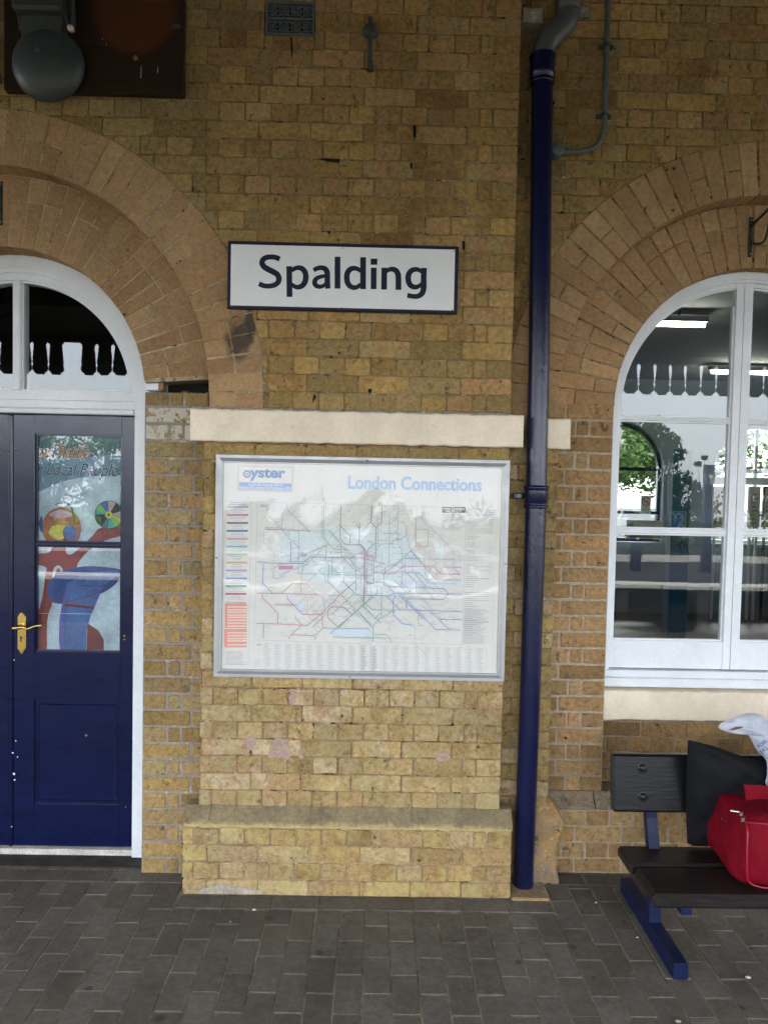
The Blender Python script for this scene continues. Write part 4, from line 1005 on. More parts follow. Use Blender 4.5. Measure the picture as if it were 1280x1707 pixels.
# rail lines, left half
L_ = [('violet', [(440, 420), (440, 485), (715, 785)]), ('violet', [(575, 415), (578, 455), (735, 610)]), ('lgrey', [(630, 465), (615, 490), (735, 615)]), ('violet', [(420, 580), (540, 585), (545, 480), (580, 430)]), ('purple', [(428, 592), (735, 603)]), ('lgrey', [(735, 603), (865, 605), (1060, 830)]),
      ('green', [(832, 425), (828, 640), (870, 700), (905, 730), (1000, 735)]), ('olive', [(820, 425), (815, 640), (850, 700), (680, 870), (672, 1040)]), ('purple', [(950, 425), (945, 665), (985, 700), (1090, 700), (1118, 735), (1118, 800)]), ('purple', [(938, 560), (1014, 640), (1014, 690)]), ('purple', [(1060, 560), (1080, 590), (1075, 700)]), ('purple', [(1080, 545), (1080, 590)]),
      ('purple', [(1166, 430), (1160, 545)]), ('navy', [(605, 680), (602, 825)]), ('cyan', [(660, 600), (655, 898)]), ('lcyan', [(530, 640), (525, 800)]), ('blue', [(370, 820), (490, 828), (685, 830), (740, 785), (870, 788), (1050, 790)]), ('cyan', [(655, 898), (860, 905), (1060, 910), (1166, 915)]),
      ('blue', [(413, 830), (408, 965), (475, 1035)]), ('violet', [(540, 830), (485, 865), (480, 920), (510, 940), (560, 900), (720, 830)]), ('red', [(365, 1035), (660, 1042), (940, 1052), (1050, 955)]), ('red', [(545, 1035), (612, 970), (715, 972), (790, 1045)]), ('red', [(405, 1040), (405, 1065), (513, 1175), (513, 1245)]), ('red', [(362, 1245), (520, 1250), (720, 1260), (822, 1170), (940, 1055)]),
      ('red', [(580, 1045), (580, 1075), (685, 1183), (815, 1186)]), ('red', [(490, 1115), (620, 1120)]), ('red', [(415, 1250), (412, 1350)]), ('red', [(630, 1205), (678, 1258), (592, 1340), (592, 1355)]), ('red', [(605, 1325), (768, 1330)]), ('red', [(823, 1170), (823, 1280)]), ('red', [(755, 1270), (822, 1210)]),
      ('green', [(850, 710), (843, 800), (868, 840), (862, 955), (1040, 1140), (1044, 1165)]), ('green', [(772, 1362), (772, 1330), (830, 1278), (1150, 1283)]), ('green', [(875, 1320), (905, 1290), (1050, 1170), (1166, 1060)]), ('purple', [(862, 1200), (862, 1150), (885, 1130), (975, 1135), (1028, 1185), (935, 1275), (860, 1205)]), ('green', [(930, 1275), (1100, 1120), (1166, 1190)]), ('green', [(880, 1190), (1040, 1040)]),
      ('green', [(1070, 1165), (1166, 1260)]), ('green', [(895, 1340), (1166, 1348)]), ('red', [(1118, 800), (1106, 1110)]), ('blue', [(968, 925), (970, 960), (1060, 1050), (1166, 1055)]), ('cyan', [(915, 1005), (970, 950)]), ('brown', [(1118, 745), (1050, 770), (1010, 800), (1055, 860), (1055, 1020)]), ('grey', [(870, 600), (950, 690), (955, 780), (1060, 890)]), ('brown', [(890, 790), (1110, 790), (1110, 960)]), ('pink', [(905, 750), (1166, 770)]), ('lgreen', [(870, 700), (960, 710), (1040, 770)]), ('brown', [(650, 790), (860, 700)]), ('lgrey', [(415, 610), (415, 680), (485, 745), (485, 860)]), ('magenta', [(1110, 960), (1166, 965)]), ('violet', [(1135, 740), (1130, 1040)]), ('grey', [(890, 790), (890, 900)])]
for n, p in L_: line(n, p, ml, 1.0)
R_ = [('purple', [(80, 430), (77, 545), (112, 580), (150, 545), (152, 432)]), ('purple', [(112, 580), (108, 820)]), ('purple', [(108, 685), (48, 740), (45, 765)]), ('purple', [(0, 700), (30, 735), (32, 900), (28, 1110), (0, 1140)]), ('cyan', [(122, 500), (125, 720), (100, 760)]), ('cyan', [(205, 490), (202, 840)]), ('cyan', [(265, 432), (262, 505), (205, 560)]), ('cyan', [(262, 505), (262, 690), (290, 740), (290, 960), (270, 1000)]), ('grey', [(323, 565), (322, 630), (285, 662), (250, 665)]), ('pink', [(390, 505), (388, 710), (470, 712), (475, 595), (390, 592)]),
      ('brown', [(388, 710), (250, 840), (180, 850)]), ('olive', [(310, 640), (345, 690), (345, 730), (455, 850)]), ('lgrey', [(355, 520), (420, 510), (650, 740), (645, 860)]), ('pink', [(160, 620), (285, 625)]), ('grey', [(205, 700), (262, 650)]), ('magenta', [(165, 900), (240, 900), (300, 850), (650, 856), (705, 858)]), ('magenta', [(515, 856), (560, 903), (695, 907)]), ('magenta', [(648, 858), (690, 905)]), ('grey', [(350, 740), (525, 940), (700, 946)]), ('cyan', [(300, 795), (520, 800), (710, 806)]), ('brown', [(0, 790), (40, 800), (170, 830), (175, 900)]),
      ('grey', [(375, 893), (410, 893), (455, 940), (475, 942)]), ('grey', [(295, 895), (375, 895), (465, 1000)]), ('blue', [(200, 992), (580, 1004), (615, 1040), (575, 1080), (320, 1075)]), ('blue', [(245, 1035), (705, 1043)]), ('blue', [(110, 958), (165, 960), (240, 1035), (205, 1055), (0, 1052)]), ('blue', [(280, 1038), (525, 1288), (695, 1293)]), ('blue', [(272, 1050), (440, 1215)]), ('blue', [(230, 1150), (705, 1163)]), ('blue', [(490, 1162), (620, 1290)]), ('blue', [(555, 1218), (705, 1220)]), ('blue', [(185, 1055), (280, 1155)]), ('blue', [(250, 1050), (230, 1080), (230, 1185), (295, 1250), (360, 1255)]), ('blue', [(320, 1085), (320, 1145)]), ('blue', [(335, 1030), (365, 1000)]),
      ('green', [(120, 980), (150, 1005), (148, 1200), (92, 1262), (90, 1370)]), ('green', [(118, 985), (118, 1035), (0, 1140)]), ('green', [(145, 1215), (225, 1160), (248, 1165)]), ('green', [(100, 1215), (145, 1175)]), ('green', [(0, 1065), (80, 1150), (230, 1155)]), ('green', [(0, 1110), (145, 1240)]), ('green', [(0, 1180), (85, 1275)]), ('green', [(0, 1345), (185, 1348)]), ('green', [(92, 1322), (180, 1325), (215, 1362), (215, 1378)]), ('lred', [(235, 1345), (440, 1348), (505, 1288)]), ('lred', [(455, 1185), (455, 1150), (490, 1120), (575, 1120), (615, 1080)]), ('red', [(35, 965), (95, 968), (95, 780), (40, 778)]), ('violet', [(30, 740), (28, 1000)]), ('lgrey', [(170, 1215), (205, 1250), (205, 1300)]), ('lgrey', [(205, 1250), (240, 1220)]), ('brown', [(100, 890), (165, 900), (165, 985), (270, 990)]), ('grey', [(105, 860), (150, 830)]), ('brown', [(290, 800), (160, 905)])]
for n, p in R_: line(n, p, mr, 1.0)
q_ = random.Random(17)
for mp, X0, X1, N_ in ((ml, 560, 1160, 46), (mr, 0, 480, 40)):
    for i in range(N_):
        x = q_.uniform(X0, X1); y = q_.uniform(560, 1200); P_ = [(x, y)]; d_ = q_.choice(((1, 0), (0, 1), (1, 1), (1, -1)))
        for j in range(q_.choice((1, 2, 3))):
            L0 = q_.uniform(30, 110); x += d_[0]*L0; y += d_[1]*L0; P_.append((min(x, 1164) if mp is ml else x, y)); d_ = q_.choice(((1, 0), (0, 1), (1, 1), (1, -1)))
        line(q_.choice(('green', 'cyan', 'lgreen', 'violet', 'pink', 'brown', 'lgrey', 'grey', 'olive', 'cyan', 'title')), P_, mp, .62)
# station ticks and names: tiny printed dashes beside the lines
q_ = random.Random(11)
for mp, LL in ((ml, L_), (mr, R_)):
    for n, p in LL:
        for (xa, ya), (xb, yb) in zip(p[:-1], p[1:]):
            L0 = math.hypot(xb-xa, yb-ya); k = int(L0/13)
            for i in range(k):
                t = (i+.5)/max(1, k); x = xa+(xb-xa)*t; y = ya+(yb-ya)*t; wl = q_.uniform(14, 36); sd_ = q_.choice((-1, 1))
                if abs(xb-xa) > 3*abs(yb-ya): line('lgrey', [(x-wl/3, y+sd_*8), (x+wl/3, y+sd_*8)], mp, .45, False)
                else: line('lgrey', [(x+sd_*5, y), (x+sd_*(5+wl), y+.5)], mp, .45, False)
yk[0] -= .00002
for i in range(420):
    x = q_.uniform(380, 1166); y = q_.uniform(430, 1340); line('lgrey', [(x, y), (x+q_.uniform(12, 40), y+.6)], ml, .45, False)
for i in range(330):
    x = q_.uniform(0, 680); y = q_.uniform(450, 1370); line('lgrey', [(x, y), (x+q_.uniform(12, 40), y+.6)], mr, .45, False)
for i in range(26):
    x = q_.uniform(400, 1100); y = q_.uniform(450, 1320); line('black', [(x, y), (x+5, y)], ml, 1.2, False)
# left legend
ym = [(430, 'violet'), (487, 'magenta'), (542, 'purple'), (597, 'navy'), (652, 'pink'), (706, 'cyan'), (761, 'lgreen'), (817, 'orange'), (872, 'violet'), (927, 'legend'), (981, 'green'), (1034, 'red')]
for y, n in ym:
    s_ = (y-430)/604; x0 = 163-12*s_; x1 = 310-14*s_; rect(n, x0, y, x1, y+13)
    for j in range(3):
        wl = q_.uniform(25, 60); c_ = (x0+x1)/2; line('grey', [(c_-wl, y+21+j*11), (c_+wl, y+21.5+j*11)], ml, .5, False)
for j in range(2): line('black', [(180-j*10, 407+j*12), (290+j*8, 410+j*12)], ml, .6, False)
line('black', [(155, 1097), (288, 1100)], ml, .7, False)
for y0, y1 in ((1105, 1278), (1284, 1412)):
    x0 = 146; x1 = 298; rect('salmon', x0-(y0-1105)*.02, y0, x1, y1)
    y = y0+22; yk[0] -= .00002
    while y < y1-12:
        rect('cream', x0+18, y, x1-1, y+9); rect('salmon', x0+20, y+2.6, x1-20, y+5); y += q_.choice((16, 20, 27))
for j in range(12): line('grey', [(150+q_.uniform(0, 5), 1440+j*8.2), (288-q_.uniform(0, 30), 1441+j*8.2)], ml, .45, False)
# right text columns
yk[0] -= .00002
for j in range(66):
    y = 452+j*13.8
    if q_.random() < .1: continue
    x0 = 745-28*(j/66); line('grey' if j % 7 else 'black', [(x0, y), (x0+q_.choice((60, 75, 90, 170)), y+1)], mr, .5, False)
for j in range(14): line(['magenta', 'purple', 'navy', 'violet', 'lgreen', 'green', 'cyan', 'cyan', 'brown', 'grey', 'lgrey', 'olive', 'orange', 'lgrey'][j], [(893, 464+j*12.5), (926, 465+j*12.5)], mr, .8, False)
for j in range(16): line('lgrey', [(886, 680+j*15), (918, 681+j*15)], mr, .5, False)
for j in range(34): line('grey', [(722-j*.3, 1148+j*7.2), (902-q_.uniform(0, 60)-j*.3, 1149+j*7.2)], mr, .42, False)
rect('black', 569, 437, 730, 478, mr); yk[0] -= .00003
T('London Connections', 574, 441, 726, 456, inks['cream'], sheet, yk[0], mr, bold=.02); T('RAIL SERVICES', 596, 460, 704, 474, inks['cream'], sheet, yk[0], mr, bold=.02)
line('lgrey', [(569, 478), (567, 598), (690, 600)], mr, .5)
for j in range(13): line('grey', [(574, 488+j*8.5), (718-q_.uniform(0, 60), 489+j*8.5)], mr, .45, False)
for (x, y) in ((675, 775), (635, 960), (660, 1025), (640, 1148), (640, 1205), (630, 1275), (270, 450), (430, 425)):
    for j in range(3): line('lgrey', [(x, y+j*8), (x+40, y+j*8+.5)], mr, .45, False)
rect('pink', 520, 845, 619, 872); rect('lblue', 520, 872, 619, 882); rect('lgrey', 390, 420, 430, 440)
# index at the foot: columns of tiny rows
for c_ in range(11):
    x = 412+c_*73.5
    line('lgrey', [(x+6, 1383), (x+2, 1560)], ml, .4)
    for j in range(27): line('lgrey' if (c_+j) % 3 else 'grey', [(x+10, 1386+j*6.5+c_*1.9), (x+10+q_.uniform(22, 44), 1386.3+j*6.5+c_*1.9)], ml, .42, False)
for c_ in range(12):
    x = 10+c_*73
    if c_ < 1: x = 8
    line('lgrey', [(x+64, 1398+c_*1.6), (x+60, 1575)], mr, .4)
    for j in range(27): line('lgrey' if (c_+j) % 3 else 'grey', [(x, 1398+j*6.6+c_*1.8), (x+q_.uniform(22, 44), 1398.3+j*6.6+c_*1.8)], mr, .42, False)
T('INDEX', 366, 1388, 398, 1398, inks['black'], sheet, YP-.0012, ml)
for j in range(8): line('lgrey', [(352, 1500+j*7), (395, 1500.5+j*7)], ml, .4, False)
# oyster badge
yk[0] -= .00004
dash = [(240, 152), (620, 163), (612, 333), (237, 322), (240, 152)]
for (xa, ya), (xb, yb) in zip(dash[:-1], dash[1:]):
    L0 = math.hypot(xb-xa, yb-ya); k = int(L0/14)
    for i in range(k): line('red', [(xa+(xb-xa)*i/k, ya+(yb-ya)*i/k), (xa+(xb-xa)*(i+.6)/k, ya+(yb-ya)*(i+.6)/k)], ml, .8, False)
patch('legend', [(247, 265), (608, 276), (605, 325), (245, 315)]); yk[0] -= .00004
T('yster', 318, 172, 567, 256, inks['blue'], sheet, yk[0], ml, bold=.035)
oc = PT(ml, [(300, 209)])[0]; b = lb('blue'); b.band(circ(oc[0], oc[1], .0105, 0, 359.9, 28), circ(oc[0], oc[1], .0165, 0, 359.9, 28), yk[0]-.0002, yk[0])
lb('cyan').poly(circ(oc[0], oc[1], .0065, 0, 360, 18), yk[0]-.0001)
T('Oyster pay as you go valid on', 308, 274, 545, 294, inks['cream'], sheet, yk[0], ml, bold=.01); T('National Rail services from 2nd January 2010', 250, 297, 604, 318, inks['cream'], sheet, yk[0], ml, bold=.01)
T('London Connections', -82, 237, 845, 312, inks['title'], sheet, yk[0], mr, bold=.022)
patch('cream', [(135, 128), (150, 130), (150, 500), (128, 900)]); patch('cream', [(985, 180), (975, 176), (935, 900), (925, 1600), (945, 1603)], mr)
for n, bb in LAY.items(): bb.build('print_'+n, inks[n], sheet)['kind'] = 'stuff'
# clear cover sheet with slight waves
b = MB(); nx, nz = 40, 32; vs = []
for j in range(nz+1):
    for i in range(nx+1):
        x = IX0+.001+(IX1-IX0-.002)*i/nx; z = IZ0+.001+(IZ1-IZ0-.002)*j/nz; e = min(i, nx-i, j, nz-j)/4; e = min(1, e)
        vs.append((x, -.0395+e*.0022*mnoise.noise((x*5, z*4+x*3, 1))+e*.0016*mnoise.noise((x*14, z*9, 4)), z))
b.sm = True; b.add(vs, [[j*(nx+1)+i, j*(nx+1)+i+1, (j+1)*(nx+1)+i+1, (j+1)*(nx+1)+i] for j in range(nz) for i in range(nx)]); b.build('cover_sheet', M['film'], mf)
for (u, v) in ((361, 930), (842, 940), (612, 768), (583, 1129), (374, 1121)):
    p = at(u, v, -.035); b = MB(); b.lathe([(0, -.002), (.003, -.0015), (.0036, .001)], (p.x, -.036 if v > 800 else -.04, p.z), 'y', 10); b.build('screw', M['iron'], mf)
T('Signal', 150, 1578, 188, 1590, M['iron'], mf, -.0465, ml) if False else None

# ================================================================== DOWNPIPE
dpipe = thing('downpipe', 'navy blue cast iron downpipe beside the pilaster with grey plastic offset on top', 'downpipe')
PYc = .04
b = MB(); b.tube([(.687, PYc, 3.60), (.700, PYc, 2.9), (.709, PYc, 2.36), (.7135, PYc, 1.70), (.712, PYc, .9), (.705, PYc, .0)], .0455, 28); b.build('pipe', M['navy_pipe'], dpipe)
b = MB(); b.lathe([(.046, 3.545), (.0525, 3.547), (.0525, 3.556), (.049, 3.560), (.049, 3.568), (.0525, 3.571), (.0535, 3.60), (.056, 3.655), (.058, 3.665), (.050, 3.668), (.046, 3.66)], (.687, PYc, 0), 'z', 28); b.build('socket', M['navy_pipe'], dpipe)
b = MB(); b.lathe([(.046, 1.712), (.0535, 1.714), (.0535, 1.724), (.0500, 1.728), (.0500, 1.735), (.0520, 1.738), (.0515, 1.79), (.0515, 1.795), (.0560, 1.798), (.0560, 1.808), (.052, 1.812), (.046, 1.814)], (.7135, PYc, 0), 'z', 28); b.build('socket', M['navy_pipe'], dpipe)
for z, xx in ((1.765, .7135), (3.50, .69)):
    for sg_ in ((-1, 1) if z < 3 else (1,)):
        ex_ = .098 if sg_ < 0 else .066; b = MB(); xs = sorted((xx+sg_*.045, xx+sg_*ex_)); b.box(xs[0], xs[1], .075, .112, z-.013, z+.013, 0, .004); b.build('lug', M['navy'], dpipe)
        b = MB(); b.lathe([(0, -.012), (.008, -.012), (.008, 0)], (xx+sg_*(ex_-.012), .075, z), 'y', 6); b.build('bolt', M['grey_metal'], dpipe)
b = MB(); b.tube(spline([(.687, PYc, 3.62), (.688, PYc, 3.67), (.700, PYc, 3.715), (.735, PYc, 3.760), (.772, PYc, 3.795), (.790, PYc, 3.84), (.793, PYc, 3.90), (.795, PYc, 4.3)], 6), .0475, 26); b.build('offset_bend', M['grey_pvc'], dpipe)
b = MB(); b.lathe([(.048, 3.855), (.0515, 3.857), (.0515, 3.93), (.048, 3.932)], (.793, PYc, 0), 'z', 26); b.build('joint_ring', M['grey_pvc'], dpipe)
# blocked grille / ledge behind the offset
tag(rough_block(.59, .68, .02, .11, 3.80, 3.86, M['mortar_grey'], 'ledge_stone', 'grey broken ledge stone behind the pipe offset', 'stone', .006))
tag(rough_block(.84, .90, .07, .11, 3.86, 3.90, M['mortar_grey'], 'ledge_stone', 'small grey mortar ledge right of the pipe offset', 'stone', .006))
tag(rough_block(.635, .80, -.075, .11, -.02, .010, M['render'], 'drain_pad', 'brownish concrete pad under the foot of the downpipe', 'pad'))
# lump of cement render beside the pipe foot
b = MB(); b.sm = True; n = 14; mseg = 16; vs = []
for i in range(n+1):
    z = .0+.365*i/n; wx = .882+.010*mnoise.noise((i*.6, 7, 2))-.012*math.sin(i/n*5.5)-.05*max(0, (i-10)/4)**2; 
    for k in range(mseg):
        a = PI*k/(mseg-1); e = .012*mnoise.noise((i*.5, k*.4, 3))+.004*mnoise.noise((i*1.7, k*1.3, 5))
        xx = .74+(wx-.74)*(1-math.cos(a))/2; yy = .17-(.105+.01*math.sin(i*.7)+2*e-.02*max(0, i-11))*min(1, math.sin(a)*2.2)**.6*(1 if i < n else .5)
        vs.append((xx, yy, z))
b.add(vs, [[i*mseg+k, i*mseg+k+1, (i+1)*mseg+k+1, (i+1)*mseg+k] for i in range(n) for k in range(mseg-1)]); b.add(vs[-mseg:], [list(range(mseg))])
tag(b.build('cement_haunch', M['render']), 'orange and grey lump of cement beside the foot of the downpipe', 'cement lump')
b = MB(); p = at(892, 1397, .05); b.lathe([(0, -.004), (.004, -.006), (.010, -.006), (.012, 0)], (p.x, .045, p.z), 'y', 12); tag(b.build('wall_plug', M['iron']), 'small round iron stud in the cement beside the pipe foot', 'stud')

# conduit
cdt = thing('conduit', 'thin grey metal conduit curving to a round junction box beside the downpipe', 'conduit')
b = MB(); b.tube([(.975, .085, 4.3), (.977, .085, 3.42)]+spline([(.977, .085, 3.42), (.970, .085, 3.36), (.945, .085, 3.315), (.90, .085, 3.292), (.84, .085, 3.284), (.79, .085, 3.283)], 5)[1:], .0115, 14); b.build('tube', M['grey_metal'], cdt)
b = MB(); b.lathe([(0, -.030), (.026, -.030), (.029, -.026), (.029, .03)], (.768, .085, 3.284), 'y', 24); b.build('junction_box', M['grey_metal'], cdt)
b = MB(); b.lathe([(0, -.003), (.003, -.003), (.003, 0)], (.755, .055, 3.297), 'y', 8); b.lathe([(0, -.003), (.003, -.003), (.003, 0)], (.781, .055, 3.271), 'y', 8); b.build('screw', M['iron'], cdt)
b = MB(); b.tube([(.795, .085, 3.283), (.815, .085, 3.283)], .016, 12); b.build('collar', M['grey_metal'], cdt)
for z in (3.745, 3.447):
    b = MB(); b.box(.945, 1.01, .095, .112, z-.008, z+.008, 0, .002); b.tube([(.977, .085, z-.008), (.977, .085, z+.008)], .0145, 12)
    for xx in (.952, 1.002): b.lathe([(0, -.008), (.006, -.008), (.007, 0)], (xx, .097, z), 'y', 8)
    b.build('saddle', M['iron'], cdt)

# hook on the wall
hk = thing('wall_hook', 'old grey iron lamp hook fixed to the brick wall above the sign', 'hook')
b = MB(); b.lathe([(0, -.022), (.012, -.022), (.026, -.016), (.031, 0), (.031, .012)], (-.058, -.008, 3.722), 'y', 20); b.build('boss', M['iron'], hk)
b = MB(); b.box(-.068, -.050, -.018, .0, 3.74, 3.782, 0, .004); b.build('stub', M['iron'], hk)
b = MB(); b.tube([(-.058, -.018, 3.715), (-.059, -.022, 3.66), (-.057, -.024, 3.60), (-.054, -.02, 3.553)], [.009, .0095, .010, .015], 10); b.build('arm', M['iron'], hk)
b = MB(); b.poly(circ(-.047, 3.712, .004, 0, 360, 8), -.0305); b.build('pin_hole', M['black'], hk)

# air brick vent with scroll lattice
av = thing('air_vent', 'black iron air vent with interlaced ring lattice high in the brick wall', 'air vent')
b = MB(); b.box(-.503, -.295, .03, .06, 3.703, 3.842); b.build('recess', M['void'], av)
b = MB(); frame_rect(b, -.503, -.295, 3.702, 3.842, .010, .000, .03); b.box(-.493, -.305, .001, .02, 3.767, 3.777); b.build('frame', M['grey_metal'], av)
for row in (3.740, 3.806):
    for i in range(7):
        cx_ = -.476+.0255*i; b = MB(); b.band(circ(cx_, row, .0175, 0, 359.9, 18), circ(cx_, row, .0225, 0, 359.9, 18), .004+.0012*(i % 2), .014); b.build('ring', M['grey_metal'], av)
    b = MB()
    for i in range(4): cx_ = -.476+.051*i; b.band(circ(cx_, row, .0075, 0, 359.9, 12), circ(cx_, row, .0115, 0, 359.9, 12), .003, .013)
    b.box(-.493, -.305, .0075, .012, row-.002, row+.002); b.build('scroll', M['grey_metal'], av)

# bell on its dark board
bd = thing('backing_board', 'dark varnished wooden board with a faded red disc mark behind the bell', 'board')
for i in range(5):
    z0 = 3.422+i*.19; b = MB(); b.box(-1.584, -.836, -.040, -.004, z0, z0+.1885, 0, .0015); b.build('plank', M['board_wood'], bd)
p = at(226, 96, -.041); b = MB(); b.lathe([(0, -.004), (.008, -.003), (.013, .002)], (p.x, -.041, p.z), 'y', 14); b.build('rusty_stud', plain('rust stud', (.18, .10, .02), .7), bd)
b = MB()
for (u, v, l) in ((235, 130, .05), (263, 121, .025), (171, 66, .006), (177, 75, .006)):
    p = at(u, v, -.041); b.ribbon([(p.x+.002, p.z+l), (p.x, p.z)], [.0012, .004], -.0410)
b.build('paint_run', M['coping'], bd)
b = MB(); p = at(295, 44, -.041); b.box(p.x-.016, p.x+.016, -.044, -.041, p.z-.01, p.z+.01, 0, .001); b.build('tag_plate', M['iron'], bd)
bell = thing('station_bell', 'large grey round electric bell mounted on the dark board', 'bell')
bx, bz = -1.387, 3.515
b = MB(); prof = [(0, -.075)]+[(.148*math.sin(a), -.075+.062*(1-math.cos(a))*1.0) for a in [PI/2*i/12 for i in range(1, 13)]]+[(.150, -.008), (.145, -.006)]
b.lathe(prof, (bx, -.055, bz), 'y', 48); b.build('gong', M['bell'], bell)
b = MB(); b.lathe([(0, -.016), (.010, -.014), (.014, -.004), (.014, .004)], (bx-.012, -.128, bz+.028), 'y', 12); b.build('gong_nut', M['iron'], bell)
b = MB(); b.box(bx-.118, bx+.082, -.15, -.04, 3.694, 4.0, 0, .012); b.build('housing', M['bell'], bell)
b = MB(); b.box(bx-.10, bx+.07, -.10, -.04, 3.60, 3.70, 0, .006); b.tube([(bx-.11, -.09, 3.71), (bx-.105, -.08, 3.64)], .008, 8); b.tube([(bx+.075, -.09, 3.71), (bx+.10, -.08, 3.64)], .008, 8); b.build('bracket', M['iron'], bell)
b = MB(); b.tube([(bx+.10, -.09, 3.95), (bx+.112, -.09, 3.66)], .010, 8); b.build('hammer_rod', M['bell'], bell)
p = at(119, 48, -.10); b = MB(); b.lathe([(0, -.016), (.011, -.014), (.014, -.004), (.011, .012), (0, .014)], (p.x, -.10, p.z), 'y', 14); b.build('hammer_head', plain('worn hammer', (.55, .50, .42), .5), bell)
cp2 = thing('vertical_conduit', 'thin grey pipe at the left edge beside the bell board', 'pipe')
b = MB(); b.tube([(-1.622, -.03, 4.3), (-1.622, -.03, 3.50)], .013, 12); b.lathe([(.013, -.02), (.02, -.018), (.02, .018), (.013, .02)], (-1.622, -.03, 3.48), 'z', 12); b.build('tube', M['grey_metal'], cp2)

# hanging basket brackets
def bracket(x, Y, z0, z1, sgn, label):
    t_ = thing('basket_bracket', label, 'bracket')
    b = MB(); b.box(x-.008, x+.008, Y-.006, Y, z0, z1, 0, .001); b.build('back_plate', M['black'], t_)
    b = MB(); b.tube([(x+.0*sgn, Y-.006, z0+.14), (x+.02*sgn, Y-.20, z0+.19)], .006, 8); b.tube(spline([(x, Y-.008, z0+.06), (x+.03*sgn, Y-.06, z0+.05), (x+.03*sgn, Y-.10, z0+.10), (x+.02*sgn, Y-.14, z0+.17)], 5), .005, 8); b.build('arm', M['black'], t_)
    for z in (z0+.014, z1-.012):
        b = MB(); b.lathe([(0, -.003), (.004, -.002), (.004, 0)], (x, Y-.006, z), 'y', 8); b.build('screw', M['steel'], t_)
bracket(1.7045, .215, 2.885, 3.065, 1, 'black iron basket bracket on the right arch above the window')
bracket(-1.614, -.002, 2.875, 3.058, -1, 'black iron basket bracket on the left arch above the door')

# ================================================================== BENCH
bn = thing('bench', 'black wooden bench with blue steel legs under the window', 'bench')
BX0, BX1 = 1.03, 2.75
def plank(x0, x1, y0, y1, z0, z1, mat, name, bev=.012, ang=0, end='r'):
    P = [(y0, z0), (y1, z0), (y1, z1), (y0, z1)]; b = MB(); b.box(x0, x1, y0, y1, z0, z1, 0, bev); return b.build(name, mat, bn)
bb = MB(); bb.box(0, BX1-.995, -.018, .018, 0, .232, 0, .010); o = bb.build('backrest', M['bench_back'], bn, (.995, -.262, .487)); o.rotation_euler = (math.radians(-8), 0, 0)
for z in (.063, .178):
    b = MB(); b.lathe([(0, -.008), (.004, -.010), (.013, -.006), (.016, 0)], (.125, -.018, z), 'y', 14); b.lathe([(.016, -.0005), (.021, -.001), (.022, 0)], (.125, -.0182, z), 'y', 14); q = b.build('coach_bolt', M['bench_back'], bn, (.995, -.262, .487)); q.rotation_euler = (math.radians(-8), 0, 0)
plank(1.020, BX1, -.425, -.272, .305, .352, M['bench_wood'], 'seat_board', .010)
plank(1.032, BX1, -.645, -.437, .297, .350, M['bench_wood'], 'seat_board', .014)
for fx in (1.137, 2.45):
    lg = MB(); lg.box(fx, fx+.055, -.588, .015, .0, .062, 0, .003); lo = lg.build('foot', M['blue_steel'], bn)
    b = MB(); x0, x1 = fx+.004, fx+.048
    vs = []
    for (y, z, d) in ((-.330, .058, .05), (-.320, .30, .045), (-.262, .46, .040), (-.232, .69, .035)):
        vs += [(x0, y, z), (x1, y, z), (x1, y+d, z), (x0, y+d, z)]
    fs = [[k*4+i, k*4+(i+1) % 4, (k+1)*4+(i+1) % 4, (k+1)*4+i] for k in range(3) for i in range(4)]+[[3, 2, 1, 0], [12, 13, 14, 15]]
    b.add(vs, fs); b.build('leg', M['blue_steel'], bn)
    b = MB(); b.box(fx+.006, fx+.046, -.62, -.27, .262, .298, 0, .003); b.build('seat_bearer', M['blue_steel'], bn)

# ---- bags
def fabric(name, col, rough, scale=260, var=.2, spec=.3, wr=.5):
    t = NT(name); c = t.mix(1, col, t.ramp(t.noise(7, 5, .6), [(.3, 1-var), (.7, 1+var)]), 'MULTIPLY')
    h = t.math('ADD', t.math('MULTIPLY', t.noise(9, 4, .5), 2.0), t.math('MULTIPLY', t.noise(scale, 2, .5), .08)); t.bump(h, wr, .012); return t.fin(c, rough, spec)
M['red_cloth'] = fabric('red nylon', (.15, .0012, .009), .75, spec=.12, wr=.8); M['red_pipe'] = plain('red piping', (.28, .006, .018), .4)
M['black_cloth'] = fabric('black nylon', (.006, .006, .0075), .75, spec=.15, wr=.5)
t = NT('white plastic film'); cwh = t.mix(t.ramp(t.noise(8, 4, .6), [(.3, 0), (.7, 1)]), (.40, .42, .50), (.58, .60, .66)); t.bump(t.noise(13, 6, .7, t.pos((1, 1, 2.5))), .9, .014); t.fin(cwh, .35, .5); tl_ = t.n('ShaderNodeBsdfTransparent'); mx_ = t.n('ShaderNodeMixShader'); mx_.inputs[0].default_value = .16; t.l(t.b.outputs[0], mx_.inputs[1]); t.l(tl_.outputs[0], mx_.inputs[2]); t.l(mx_.outputs[0], t.out.inputs[0]); M['plastic'] = t.mat

